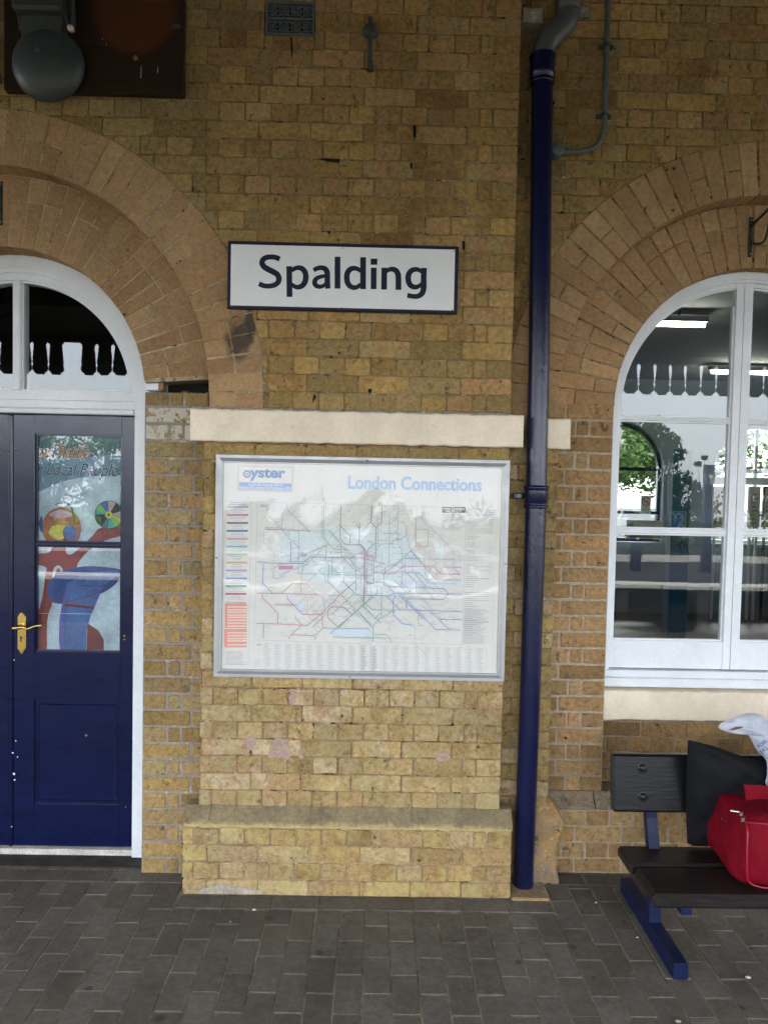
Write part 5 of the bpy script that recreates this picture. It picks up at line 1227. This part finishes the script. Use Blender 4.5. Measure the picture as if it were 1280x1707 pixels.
rb = thing('holdall', 'red nylon holdall standing on the bench seat', 'bag')
b = MB(); b.sm = True; nu, nv = 56, 48; vs = []
x0, x1, y0, y1, z0, z1 = 1.368, 1.98, -.628, -.262, .350, .628
def spow(c, e): return math.copysign(abs(c)**e, c)
for i in range(nu):
    for j in range(nv+1):
        th = 2*PI*i/nu; ph = -PI/2+PI*j/nv
        # long axis x; section in y/z
        ex = .22; sx = spow(math.sin(ph), ex); cr = spow(math.cos(ph), ex)
        yy = cr*spow(math.cos(th), .38); zz = cr*spow(math.sin(th), .42)
        z = (zz+1)/2; y = (yy+1)/2
        X = x0+(x1-x0)*(sx+1)/2; Yv = y0+(y1-y0)*y; Z = z0+(z1-z0)*z
        if sx < 0: X -= .02*math.exp(-((z-.45)**2)/.08)*(1-abs(yy)**3)*abs(sx)          # end face bulges
        if sx < -.5: X += .012*z
        Z -= .018*max(0, z-.6)*math.sin((X-1.4)*9+1)
        Yv += .03*max(0, z-.5)*(1 if yy < 0 else -.4)
        w_ = .012*mnoise.noise((X*7, Yv*9, Z*8))+.006*mnoise.noise((X*19, Yv*22, Z*14))
        if Z > .36: X += w_; Yv += w_*.8; Z += w_*.5
        vs.append((X, Yv, max(Z, .352)))
fs = [[i*(nv+1)+j, i*(nv+1)+j+1, ((i+1) % nu)*(nv+1)+j+1, ((i+1) % nu)*(nv+1)+j] for i in range(nu) for j in range(nv)]
b.add(vs, fs); b.build('body', M['red_cloth'], rb)
b = MB(); b.tube(spline([(1.388, -.58, .590), (1.381, -.606, .56), (1.377, -.616, .48), (1.380, -.616, .42), (1.392, -.610, .385), (1.43, -.604, .366), (1.50, -.606, .362), (1.9, -.606, .362)], 6), .0035, 8); b.build('piping', M['red_pipe'], rb)
b = MB(); b.tube(spline([(1.388, -.575, .592), (1.41, -.600, .600), (1.50, -.612, .600), (1.7, -.612, .598), (1.9, -.612, .598)], 6), .003, 8); b.build('zip_seam', M['red_pipe'], rb)
p = at(1222, 1352, -.56)
b = MB(); b.tube([(p.x-.02, -.575, p.z+.008), (p.x+.008, -.585, p.z+.008)], .0045, 8); b.box(p.x+.008, p.x+.020, -.592, -.584, p.z-.006, p.z+.010, 0, .002); b.box(p.x+.010, p.x+.024, -.600, -.596, p.z-.024, p.z-.006, 0, .002); b.build('zip_pull', M['steel'], rb)
p = at(1196, 1363, -.42); b = MB(); b.tube([(1.372, -.44+.014*math.cos(a), p.z+.012*math.sin(a)*1.4) for a in [PI+PI*i/12*1.2-.3 for i in range(13)]], .0022, 8); b.build('d_ring', M['steel'], rb)
b = MB()
b.add([(x, y, z) for (x, y, z) in ((1.425, -.47, .690), (1.545, -.46, .682), (1.565, -.47, .655), (1.495, -.478, .650), (1.437, -.482, .648))], [[0, 1, 2, 3, 4]])
q = spline([(1.430, -.480, .66), (1.485, -.485, .668), (1.525, -.49, .66), (1.550, -.495, .63), (1.585, -.50, .60)], 6)
vs = []
for i, pnt in enumerate(q): vs += [(pnt[0], pnt[1]-.012, pnt[2]-.022), (pnt[0], pnt[1]+.012, pnt[2]+.022)]
b.add(vs, [[2*i, 2*i+2, 2*i+3, 2*i+1] for i in range(len(q)-1)])
q = spline([(1.495, -.53, .60), (1.490, -.535, .645), (1.525, -.54, .675), (1.605, -.54, .665), (1.665, -.54, .60)], 6); vs = []
for i, pnt in enumerate(q): vs += [(pnt[0], pnt[1]-.016, pnt[2]), (pnt[0]+.004, pnt[1]+.016, pnt[2]-.006)]
b.add(vs, [[2*i, 2*i+2, 2*i+3, 2*i+1] for i in range(len(q)-1)])
o = b.build('carry_strap', M['red_cloth'], rb); md = o.modifiers.new('s', 'SOLIDIFY'); md.thickness = .005

def pillow(b, out, yc, th, wr, rings=9, tilt=0.0, seed=0, wf=9, back=.4):
    """stuffed cloth shape: outline in (x, z), thickness th toward the viewer"""
    n = len(out); cx_ = sum(p[0] for p in out)/n; cz_ = sum(p[1] for p in out)/n; o_ = b.sm; b.sm = True
    for side, sg_ in ((-1, 1), (1, back)):
        vs = []
        for r_ in range(rings+1):
            s_ = 1-r_/rings
            for p in out:
                x = cx_+(p[0]-cx_)*s_; z = cz_+(p[1]-cz_)*s_; e = min(1, (1-s_)*4)
                y = yc+side*th*sg_*math.sqrt(max(0, 1-s_**2.2))+tilt*(z-cz_)
                y += e*wr*(mnoise.noise((x*wf, z*wf*1.6+x*6, seed))+.5*mnoise.noise((x*wf*2.3, z*wf*2.7, seed+3)))*(1 if side < 0 else .3)
                vs.append((x, y, z))
        fs = [[r_*n+i, r_*n+(i+1) % n, (r_+1)*n+(i+1) % n, (r_+1)*n+i] for r_ in range(rings) for i in range(n)]
        if side > 0: fs = [f[::-1] for f in fs]
        b.add(vs, fs)
    b.sm = o_
bk = MB(); P = []
def seg(a, c, n): return [(a[0]+(c[0]-a[0])*i/n, a[1]+(c[1]-a[1])*i/n) for i in range(n)]
P = seg((1.298, .372), (1.283, .50), 6)+seg((1.283, .50), (1.270, .68), 8)+seg((1.270, .68), (1.266, .814), 8)+seg((1.266, .814), (1.37, .79), 6)+seg((1.37, .79), (1.48, .752), 6)+seg((1.48, .752), (1.585, .722), 6)+seg((1.585, .722), (1.80, .70), 8)+seg((1.80, .70), (1.86, .55), 6)+seg((1.86, .55), (1.85, .36), 6)+seg((1.85, .36), (1.298, .36), 18)
pillow(bk, P, -.315, .065, .030, 12, -.10, 4, 7)
tag(bk.build('black_bag', M['black_cloth']), 'large soft black bag leaning on the bench backrest behind the red holdall', 'bag')
wb = thing('carrier_bag', 'white plastic carrier bag with dark lettering on top of the bags on the bench', 'carrier bag')
b = MB(); S3 = lambda u, v: (lambda p: (p.x, p.z))(at(u, v, -.40))
hn = spline([S3(*p) for p in ((1197, 1213), (1204, 1204), (1220, 1197), (1244, 1189), (1262, 1190), (1276, 1198), (1290, 1210), (1290, 1226), (1270, 1230), (1252, 1226), (1232, 1224), (1212, 1221))], 5, True)
pillow(b, hn, -.40, .028, .010, 8, 0, 8, 26); 
b.build('knotted_handle', M['plastic'], wb)
b = MB(); bo = spline([S3(*p) for p in ((1250, 1222), (1253, 1234), (1262, 1252), (1277, 1268), (1279, 1290), (1280, 1312), (1330, 1330), (1420, 1330), (1420, 1215), (1330, 1195), (1282, 1200))], 5, True)
pillow(b, bo, -.395, .045, .012, 9, 0, 12, 20)
b.build('body', M['plastic'], wb)
M['bag_ink'] = plain('bag ink', (.03, .04, .16), .5)
for s_, u0, v0, u1, v1 in (('PORK', 1261, 1236, 1279, 1243), ('ERS', 1266, 1247, 1279, 1254)):
    a = at(u0, v1, -.462); c = at(u1, v0, -.462); text_mesh(s_, a.x, c.x, a.z, c.z, -.4625, M['bag_ink'], wb, 'lettering', .01, 0, math.radians(42))
b = MB(); b.poly([S3(*p) for p in ((1207, 1213), (1220, 1207), (1233, 1207), (1228, 1210), (1215, 1213))], -.431); b.build('handle_gap_shade', plain('slit shade', (.10, .05, .06), .8), wb)  # flat dark patch painted as the shade inside the handle opening

# small things on the paving
def pebble(u, v, r_, label, mat='coping'):
    d = Fw+RT*((u-640)/FPX)-UP*((v-853.5)/FPX); p = EYE+d*(-EYE.z/d.z); b = MB(); b.sm = True; b.tone = tone()
    b.lathe([(0, 0), (r_*.9, r_*.1), (r_, r_*.4), (r_*.6, r_*.8), (0, r_*.9)], (0, 0, 0), 'z', 7); o = tag(b.build('pebble', M[mat]), label, 'pebble'); o.location = (p.x, p.y, 0); o.scale = (1.3, .9, .8)
pebble(1246, 1630, .009, 'pale pebble on the paving right of the bench foot'); pebble(993, 1505, .005, 'small white pebble on the paving left of the bench foot'); pebble(1062, 1563, .005, 'tiny pebble on the paving close beside the bench foot')
pebble(424, 1517, .007, 'white grit lump on the paving before the left end of the plinth'); pebble(1130, 1703, .009, 'pebble at the lower right edge of the paving', 'mortar_grey'); pebble(384, 1537, .005, 'grey crumb on the paving in front of the plinth', 'mortar_grey')
d = Fw+RT*((1040-640)/FPX)-UP*((1517-853.5)/FPX); p = EYE+d*(-EYE.z/d.z); b = MB(); qw = random.Random(5)
for i in range(34):
    a = qw.uniform(0, 6.28); l_ = qw.uniform(.006, .018); x, y = p.x+qw.gauss(0, .006), p.y+qw.gauss(0, .008); b.tone = (qw.random(), 0, 0, 1)
    b.add([(x-.0015, y, 0), (x+.0015, y, 0), (x+l_*math.cos(a), y+l_*math.sin(a), l_*.7)], [[0, 1, 2]])
tag(b.build('weed_tuft', M['leaf']), 'small green weed tuft in a paving joint by the bench foot', 'weed', kind='stuff')
# ================================================================== BUILDING SHELL AND ROOMS
b = MB(); b.box(1.0, 9.0, .50, .52, 0, .72); b.box(2.45, 9.0, .505, .525, .72, 3.4); b.box(.40, 1.08, .505, .525, .72, 3.4); b.box(1.08, 2.45, .505, .525, 2.89, 3.4); tag(b.build('inner_wall', M['room_wall']), kind='structure')
b = MB(); b.box(.38, 9.0, .53, 7.4, 3.34, 3.40); tag(b.build('room_ceiling', M['room_ceiling']), kind='structure')
b = MB(); b.box(.38, 9.0, .53, 7.6, -.05, -.005); tag(b.build('room_floor', M['room_floor']), kind='structure')
b = MB(); b.box(.30, .38, .45, 7.6, 0, 3.4); b.box(9.0, 9.08, .45, 7.6, 0, 3.4); b.box(-3.6, .30, 2.2, 2.3, 0, 3.4); b.box(-3.6, .30, .41, 2.2, 3.35, 3.45); b.box(-3.7, -3.6, .4, 2.3, 0, 3.4)
b.box(-3.6, .30, .41, 2.2, -.06, -.01); tag(b.build('partition_walls', M['dark_room']), kind='structure')
b = MB(); b.box(-14, 14, .42, 8.2, 4.3, 4.5); b.box(-14, -3.4, .0, .4, 0, 4.3); b.box(3.6, 14, .0, .4, 0, 4.3); tag(b.build('building_shell', M['brick_olive']), kind='structure')
# far wall of the room with two arched openings
FY = 7.45; fz = at(1107, 782, FY).z; c1x = at(1107, 760, FY).x-.66; c2x = at(1190, 760, FY).x+.66; cs = [c1x-2.1, c1x, c2x, c2x+2.02]
b = MB(); top = 3.4; prev = .38
for c_ in cs:
    if c_-.66 < .38: continue
    b.prism([(prev, 0), (c_-.66, 0), (c_-.66, top), (prev, top)], FY, FY+.3)
    b.prism([(c_-.66, fz)]+arcxz((c_, fz), .66, 180, 0, 30)+[(c_+.66, top), (c_-.66, top)], FY, FY+.3); b.box(c_-.66, c_+.66, FY, FY+.3, 0, 1.02); prev = c_+.66
b.box(prev, 9.0, FY, FY+.3, 0, top); tag(b.build('far_room_wall', M['room_wall']), kind='structure')
for c_ in cs:
    if c_-.66 < .38: continue
    t_ = thing('far_window', 'bright arched opening across the room seen through the %s sash' % ('left' if c_ == c1x else ('right' if c_ == c2x else 'hidden')), 'window')
    b = MB(); frame_rect(b, c_-.66, c_+.66, 1.02, fz+.02, .05, FY+.1, FY+.16); b.band(arcxz((c_, fz), .61, 0, 180), arcxz((c_, fz), .66, 0, 180), FY+.1, FY+.16); b.box(c_-.02, c_+.02, FY+.1, FY+.15, 1.05, fz+.6); b.box(c_-.62, c_+.62, FY+.1, FY+.15, 1.42, 1.46); b.build('frame', M['white'] if c_ != c1x else M['navy'], t_)
    b = MB(); b.prism([(c_-.66, 1.02)]+arcxz((c_, fz), .66, 180, 0, 20)+[(c_+.66, 1.02)], FY+.12, FY+.124); b.build('pane', M['glass_far'], t_)
# dark air-conditioning box / beam across the first opening
# lamps
for (u, v, Yl, n_) in ((1135, 539, 3.2, 0), (1232, 620, 5.9, 1)):
    p = at(u, v, Yl); t_ = thing('strip_light', 'lit fluorescent strip light on the room ceiling, %s one' % ('nearer' if n_ == 0 else 'farther'), 'strip light')
    b = MB(); b.box(p.x-.24 if n_ == 0 else p.x-.35, p.x+.24 if n_ == 0 else p.x+.6, Yl, Yl+.09, p.z+.02, p.z+.07, 0, .004); b.build('fitting', M['room_ceiling'], t_)
    b = MB(); b.tube([(p.x-.22 if n_ == 0 else p.x-.32, Yl+.045, p.z), (p.x+.22 if n_ == 0 else p.x+.58, Yl+.045, p.z)], .02, 10); b.build('tube', M['lamp'], t_)
    b = MB(); b.tube([(p.x, Yl+.045, p.z+.06), (p.x, Yl+.045, 3.34)], .008, 6); b.build('hanger', M['iron'], t_)
# signs in the room
def flat_sign(name, label, u0, v0, u1, v1, Y, mat, cat='sign'):
    a = at(u0, v1, Y); c = at(u1, v0, Y); t_ = thing(name, label, cat); b = MB(); b.box(a.x, c.x, Y, Y+.012, a.z, c.z, 0, .001); b.build('panel', mat, t_); return t_, a, c
SY = 7.40
M['signblue'] = plain('sign blue', (.04, .24, .80), .4); M['paperw'] = plain('notice white', (.75, .76, .76), .5)
t_, a, c = flat_sign('no_smoking_sign', 'small white no smoking notice on the far door glass', 1067, 826, 1085, 857, SY, M['paperw'])
cxs, czs = (a.x+c.x)/2, c.z-(c.z-a.z)*.33; b = MB(); b.band(circ(cxs, czs, .052, 0, 359.9, 20), circ(cxs, czs, .066, 0, 359.9, 20), SY-.002, SY); b.ribbon([(cxs-.04, czs+.04), (cxs+.04, czs-.04)], .012, SY-.003); b.build('red_ring', plain('sign red', (.65, .05, .03), .5), t_)
b = MB(); b.box(cxs-.035, cxs+.03, SY-.0015, SY, czs-.008, czs+.004); b.build('cigarette', M['black'], t_)
b = MB()
for j in range(4): b.box(a.x+.02, c.x-.02, SY-.0015, SY, a.z+.02+j*.022, a.z+.030+j*.022)
b.build('text_line', inks['green'], t_)
t_, a, c = flat_sign('hearing_loop_sign', 'blue square sign with white ear symbol in the room', 1117, 853, 1143, 883, 4.2, M['signblue'])
def SE(*P): return [(a.x+(c.x-a.x)*x, a.z+(c.z-a.z)*z) for x, z in P]
b = MB(); b.ribbon(spline(SE((.30, .40), (.22, .62), (.34, .82), (.60, .88), (.80, .74), (.78, .52), (.62, .40), (.56, .22), (.42, .12)), 4), .010, 4.198); b.ribbon(SE((.08, .95), (.40, .62)), .010, 4.1975); b.ribbon(SE((.60, .42), (.92, .10)), .012, 4.197); frame_rect(b, a.x, c.x, a.z, c.z, .004, 4.196, 4.2)
b.build('ear_symbol', M['paperw'], t_)
t_, a, c = flat_sign('door_notice', 'white strip notice low on the far door with a blue round symbol', 1043, 868, 1106, 898, 7.2, M['paperw'])
b = MB(); b.poly(circ(a.x+.06, (a.z+c.z)/2+.05, .045, 0, 360, 20), 7.197); b.build('blue_disc', M['signblue'], t_)
b = MB(); b.box(a.x+.04, c.x-.04, 7.1975, 7.2, a.z+.02, a.z+.045); b.build('text_line', inks['grey'], t_)
t_ = thing('blue_column', 'teal blue painted column standing in the room below the ear sign', 'column'); a = at(1119, 860, 4.3); c = at(1146, 960, 4.3); b = MB(); b.box(a.x, c.x, 4.3, 4.45, 0, 2.2, 0, .005); b.build('shaft', plain('teal paint', (.02, .13, .26), .5), t_)
b = MB(); b.box(a.x-.02, c.x+.02, 4.28, 4.47, 0, .10, 0, .004); b.build('foot_block', M['navy'], t_)
# low table in the room
t_ = thing('waiting_bench', 'dark slatted seat inside the room low behind the window', 'bench')
b = MB()
for i in range(3): b.box(1.4, 4.2, 3.0+i*.14, 3.12+i*.14, .43, .46)
b.build('seat', M['bench_wood'], t_)
for xx in (1.6, 2.8, 4.0): b = MB(); b.box(xx, xx+.06, 3.02, 3.38, 0, .43); b.build('leg', M['bench_wood'], t_)

# ================================================================== CANOPY BEHIND THE VIEWER
cn = thing('platform_canopy', 'dark boarded platform canopy with a pierced valance edge', 'canopy')
VY = -5.0
b = MB()
for i in range(34):
    x = -9+i*.56
    b.add([(xx, y, z) for xx in (x+.004, x+.556) for (y, z) in ((-.01, 4.28), (-.01, 4.31), (VY, 3.42), (VY, 3.38))], [[0, 1, 2, 3], [7, 6, 5, 4], [0, 3, 7, 4], [1, 5, 6, 2], [3, 2, 6, 7], [0, 4, 5, 1]])
b.build('roof_boarding', M['ceiling'], cn)
b = MB(); b.add([(xx, y, z) for xx in (-9.2, 10.2) for (y, z) in ((.3, 4.50), (.3, 4.54), (VY-.1, 3.56), (VY-.1, 3.52))], [[0, 1, 2, 3], [7, 6, 5, 4], [0, 3, 7, 4], [1, 5, 6, 2], [3, 2, 6, 7], [0, 4, 5, 1]]); b.build('roof_sheet', M['ceiling'], cn)
for yb in (-1.2, -2.5, -3.8):
    z = 4.28+(3.38-4.28)*(-yb-.01)/5.0; b = MB(); b.box(-9, 10, yb-.05, yb+.05, z-.16, z-.005, 0, .005); b.build('purlin', M['ceiling'], cn)
b = MB(); b.box(-9.2, 10.2, VY-.10, VY+.0, 3.305, 3.56, 0, .005); b.build('eaves_beam', M['valance'], cn)
wv = .19; zt, zb_ = 3.34, 2.93
hw = [(3.34, 0.001), (3.302, .001), (3.272, .027), (3.20, .020), (3.12, .012), (3.065, .007), (3.058, .016), (3.045, .018), (3.032, .007), (2.99, .005), (2.975, .010), (2.945, .045), (2.930, .050)]
prof = [(wv/2-h_, z) for z, h_ in hw]
for i in range(100):
    x = -9.1+i*wv
    if abs(x+3.62) < .10: continue
    b = MB(); P = [(x+p, z) for p, z in prof]+[(x-p, z) for p, z in prof[::-1]]
    b.prism(P, VY-.125, VY-.103); b.build('valance_board', M['valance'], cn)
for x in (-4.6, 4.9):
    t_ = thing('canopy_column', 'iron column carrying the canopy %s of the viewer' % ('left' if x < 0 else 'right'), 'column')
    b = MB(); b.lathe([(.14, 0), (.14, .12), (.09, .2), (.075, 3.2), (.12, 3.3), (.12, 3.42)], (x, -4.0, 0), 'z', 16); b.build('shaft', M['valance'], t_)
    b = MB(); b.tube(spline([(x, -4.0, 2.6), (x-.3, -4.0, 3.1), (x-.9, -4.0, 3.42)], 6), .035, 8); b.tube(spline([(x, -4.0, 2.6), (x+.3, -4.0, 3.1), (x+.9, -4.0, 3.42)], 6), .035, 8); b.build('spandrel', M['valance'], t_)

# ================================================================== FAR SIDE (seen mirrored in the panes)
def mir(u, v, Y, gy=.352):
    p = at(u, v, 2*gy-Y); return Vector((p.x, Y, p.z))
for (u, lab) in ((1060, 'short blue bollard post with yellow spot on the far platform'), (1178, 'tall blue sign post on the far platform')):
    p = mir(u, 900, -12.0); b = MB(); hgt = .95 if u == 1060 else 2.3; t_ = thing('platform_post', lab, 'post'); b.box(p.x-.10, p.x+.10, -12.1, -11.95, 0, hgt, 0, .01); b.build('shaft', M['navy'], t_)
    b = MB(); b.lathe([(0, .006), (.035, .004), (.036, 0)], (p.x, -11.95, hgt-.25), 'y', 10); b.build('badge', PM[6], t_)
b = MB(); a = at(1181, 807, 7.3); c = at(1300, 797, 7.3); b.box(a.x, c.x, 7.28, 7.33, a.z, c.z, 0, .004); tag(b.build('blind_rail', M['white']), 'white rail across the right far window above the notice boards', 'rail')
for (u0, u1, lab, st) in ((1187, 1214, 'white framed safety notice board with red striped edge in the room', 1), (1246, 1268, 'pale timetable board in the room behind the right sash', 0), (1270, 1300, 'dark framed notice board in the room behind the right sash', 2)):
    a = at(u0, 879, 7.0); c = at(u1, 811, 7.0); t_ = thing('notice_board', lab, 'notice board'); y = 7.0
    b = MB(); b.box(a.x, c.x, y, y+.05, a.z, c.z, 0, .006); b.box(a.x+.02, a.x+.05, y+.01, y+.04, 0, a.z); b.box(c.x-.05, c.x-.02, y+.01, y+.04, 0, a.z); b.build('case', M['white'] if st < 2 else M['navy'], t_)
    b = MB(); b.box(a.x+.015, c.x-.015, y-.003, y, a.z+.02, c.z-.02); b.build('sheet', plain('board sheet', (.60, .58, .52), .6), t_)
    b = MB(); k_ = 5 if st == 1 else 8
    for j in range(k_): b.box(a.x+(.07 if st == 1 else .035), c.x-.035-.02*(j % 3), y-.0045, y-.003, a.z+.05+j*.45/k_, a.z+.05+j*.45/k_+.02)
    b.build('text_line', inks['grey'], t_)
    if st == 1:
        b = MB()
        for j in range(6): z = a.z+.03+j*.085; b.add([(a.x+.016, y-.005, z), (a.x+.05, y-.005, z+.03), (a.x+.05, y-.005, z+.07), (a.x+.016, y-.005, z+.04)], [[0, 1, 2, 3]])
        b.build('stripe', plain('stripe red', (.60, .08, .04), .5), t_)

def leaf_cloud(b, q, c, r, n, s0=.05, s1=.11, flat=.8):
    for _ in range(n):
        while True:
            d = Vector((q.uniform(-1, 1), q.uniform(-1, 1), q.uniform(-1, 1)))
            if .25 < d.length < 1: break
        p = Vector(c)+Vector((d.x*r, d.y*r, d.z*r*flat)); s_ = q.uniform(s0, s1)
        u_ = Vector((q.gauss(0, 1), q.gauss(0, 1), q.gauss(0, 1))).normalized(); v_ = u_.orthogonal().normalized()
        b.tone = (q.random(), 0, 0, 1)
        b.add([p-u_*s_, p+v_*s_*.5, p+u_*s_, p-v_*s_*.5], [[0, 1, 2, 3]])
def tree(x, y, h, r, seed, label, mat='leaf', weep=0, clumps=26, per=150, z0=-.9):
    q = random.Random(seed); t_ = thing('tree', label, 'tree'); b = MB(); th = h*.42
    b.tube([(x, y, z0), (x+.05*h*.3, y, z0+th*.5), (x, y+.1, z0+th), (x+.1, y, z0+h*.8)], [r*.09, r*.075, r*.06, r*.02], 9); b.build('trunk', M['bark'], t_)
    lim = MB(); cr = MB()
    for i in range(clumps):
        a = q.uniform(0, 2*PI); rr = r*q.uniform(.15, .9); hz = z0+h*q.uniform(.45, .95); k = 1-max(0, (hz-z0)/h-.6)*1.2
        c = (x+rr*k*math.cos(a), y+rr*k*math.sin(a), hz)
        lim.tube([(x, y, z0+th*q.uniform(.7, 1.1)), ((x+c[0])/2, (y+c[1])/2, (z0+th+c[2])/2+.1), c], [r*.03, r*.02, r*.008], 5, caps=False)
        leaf_cloud(cr, q, c, r*q.uniform(.18, .34), per, .035*h/4, .085*h/4)
        if weep: leaf_cloud(cr, q, (c[0], c[1], c[2]-r*.5), r*.2, per//2, .035, .08, 2.2)
    lim.build('limb', M['bark'], t_); cr.build('crown', M[mat], t_)
tp = lambda u, Y: mir(u, 800, Y)
tree(tp(1078, -19).x, -19, 4.9, 1.2, 1, 'leafy dark tree beyond the far platform mirrored in the left sash', 'leaf_dark', 1)
tree(tp(1020, -17).x, -17, 4.1, 1.0, 2, 'smaller dark tree beyond the far platform left of the leafy one', 'leaf_dark')
tree(tp(1172, -20).x, -20, 3.9, .5, 3, 'slender young tree beyond the far platform', 'leaf_dark', clumps=14)
tree(tp(1125, -18).x, -18, 3.2, 1.35, 4, 'round bushy tree beyond the far platform', 'leaf_dark')
tree(tp(1262, -19).x, -19, 4.3, 1.2, 5, 'broad tree beyond the far platform right of the window centre', 'leaf_dark')
tree(tp(180, -15).x, -15, 4.1, 1.5, 6, 'green tree beyond the far platform facing the door', 'leaf')
tree(tp(80, -15.5).x, -15.5, 3.9, 1.6, 7, 'second green tree beyond the far platform facing the door', 'leaf')
tree(tp(-60, -16).x, -16, 4.2, 1.8, 8, 'third green tree beyond the far platform left of the door', 'leaf')
hd_ = MB(); q = random.Random(21)
for i in range(260): leaf_cloud(hd_, q, (q.uniform(-16, 18), q.uniform(-15.5, -14.3), q.uniform(.1, 1.1)), .45, 26, .05, .1)
tag(hd_.build('hedge_leaves', M['leaf_dark']), 'dark hedge behind the far platform', 'hedge', kind='stuff')
b = MB(); b.box(-18, 20, -14.2, -14.1, 0, .16); tag(b.build('platform_kerb', M['coping']), 'pale kerb at the back of the far platform', 'kerb')
# beyond the room: bright trees, car park, hedge
b = MB(); b.box(-30, 40, 8.0, 60, -1, -.02); tag(b.build('station_forecourt', M['asphalt']), kind='structure')
tree(c1x+.9, 12.5, 4.6, 2.2, 31, 'sunlit green tree outside seen through the far arched door', 'leaf', clumps=60, per=190, z0=0)
tree(c2x+1.2, 13.5, 4.8, 2.4, 32, 'sunlit green tree outside seen through the right far window', 'leaf', clumps=60, per=190, z0=0)
tree(c1x+3.5, 21, 5.0, 3.2, 34, 'wide green tree behind the forecourt hedge', 'leaf', clumps=50, per=160, z0=0)
tree(c1x-1.0, 20, 5.5, 3.2, 35, 'dense green tree at the back of the forecourt', 'leaf', clumps=50, per=160, z0=0)
tree(c1x-2.5, 19, 6.5, 2.6, 33, 'sunlit green tree far outside beyond the room', 'leaf', z0=0)
hd_ = MB()
for i in range(110): leaf_cloud(hd_, q, (q.uniform(0, 16), q.uniform(11.5, 12.2), q.uniform(.05, 1.0)), .4, 26, .04, .09)
tag(hd_.build('forecourt_hedge', M['leaf']), 'low green hedge outside beyond the room', 'hedge', kind='stuff')
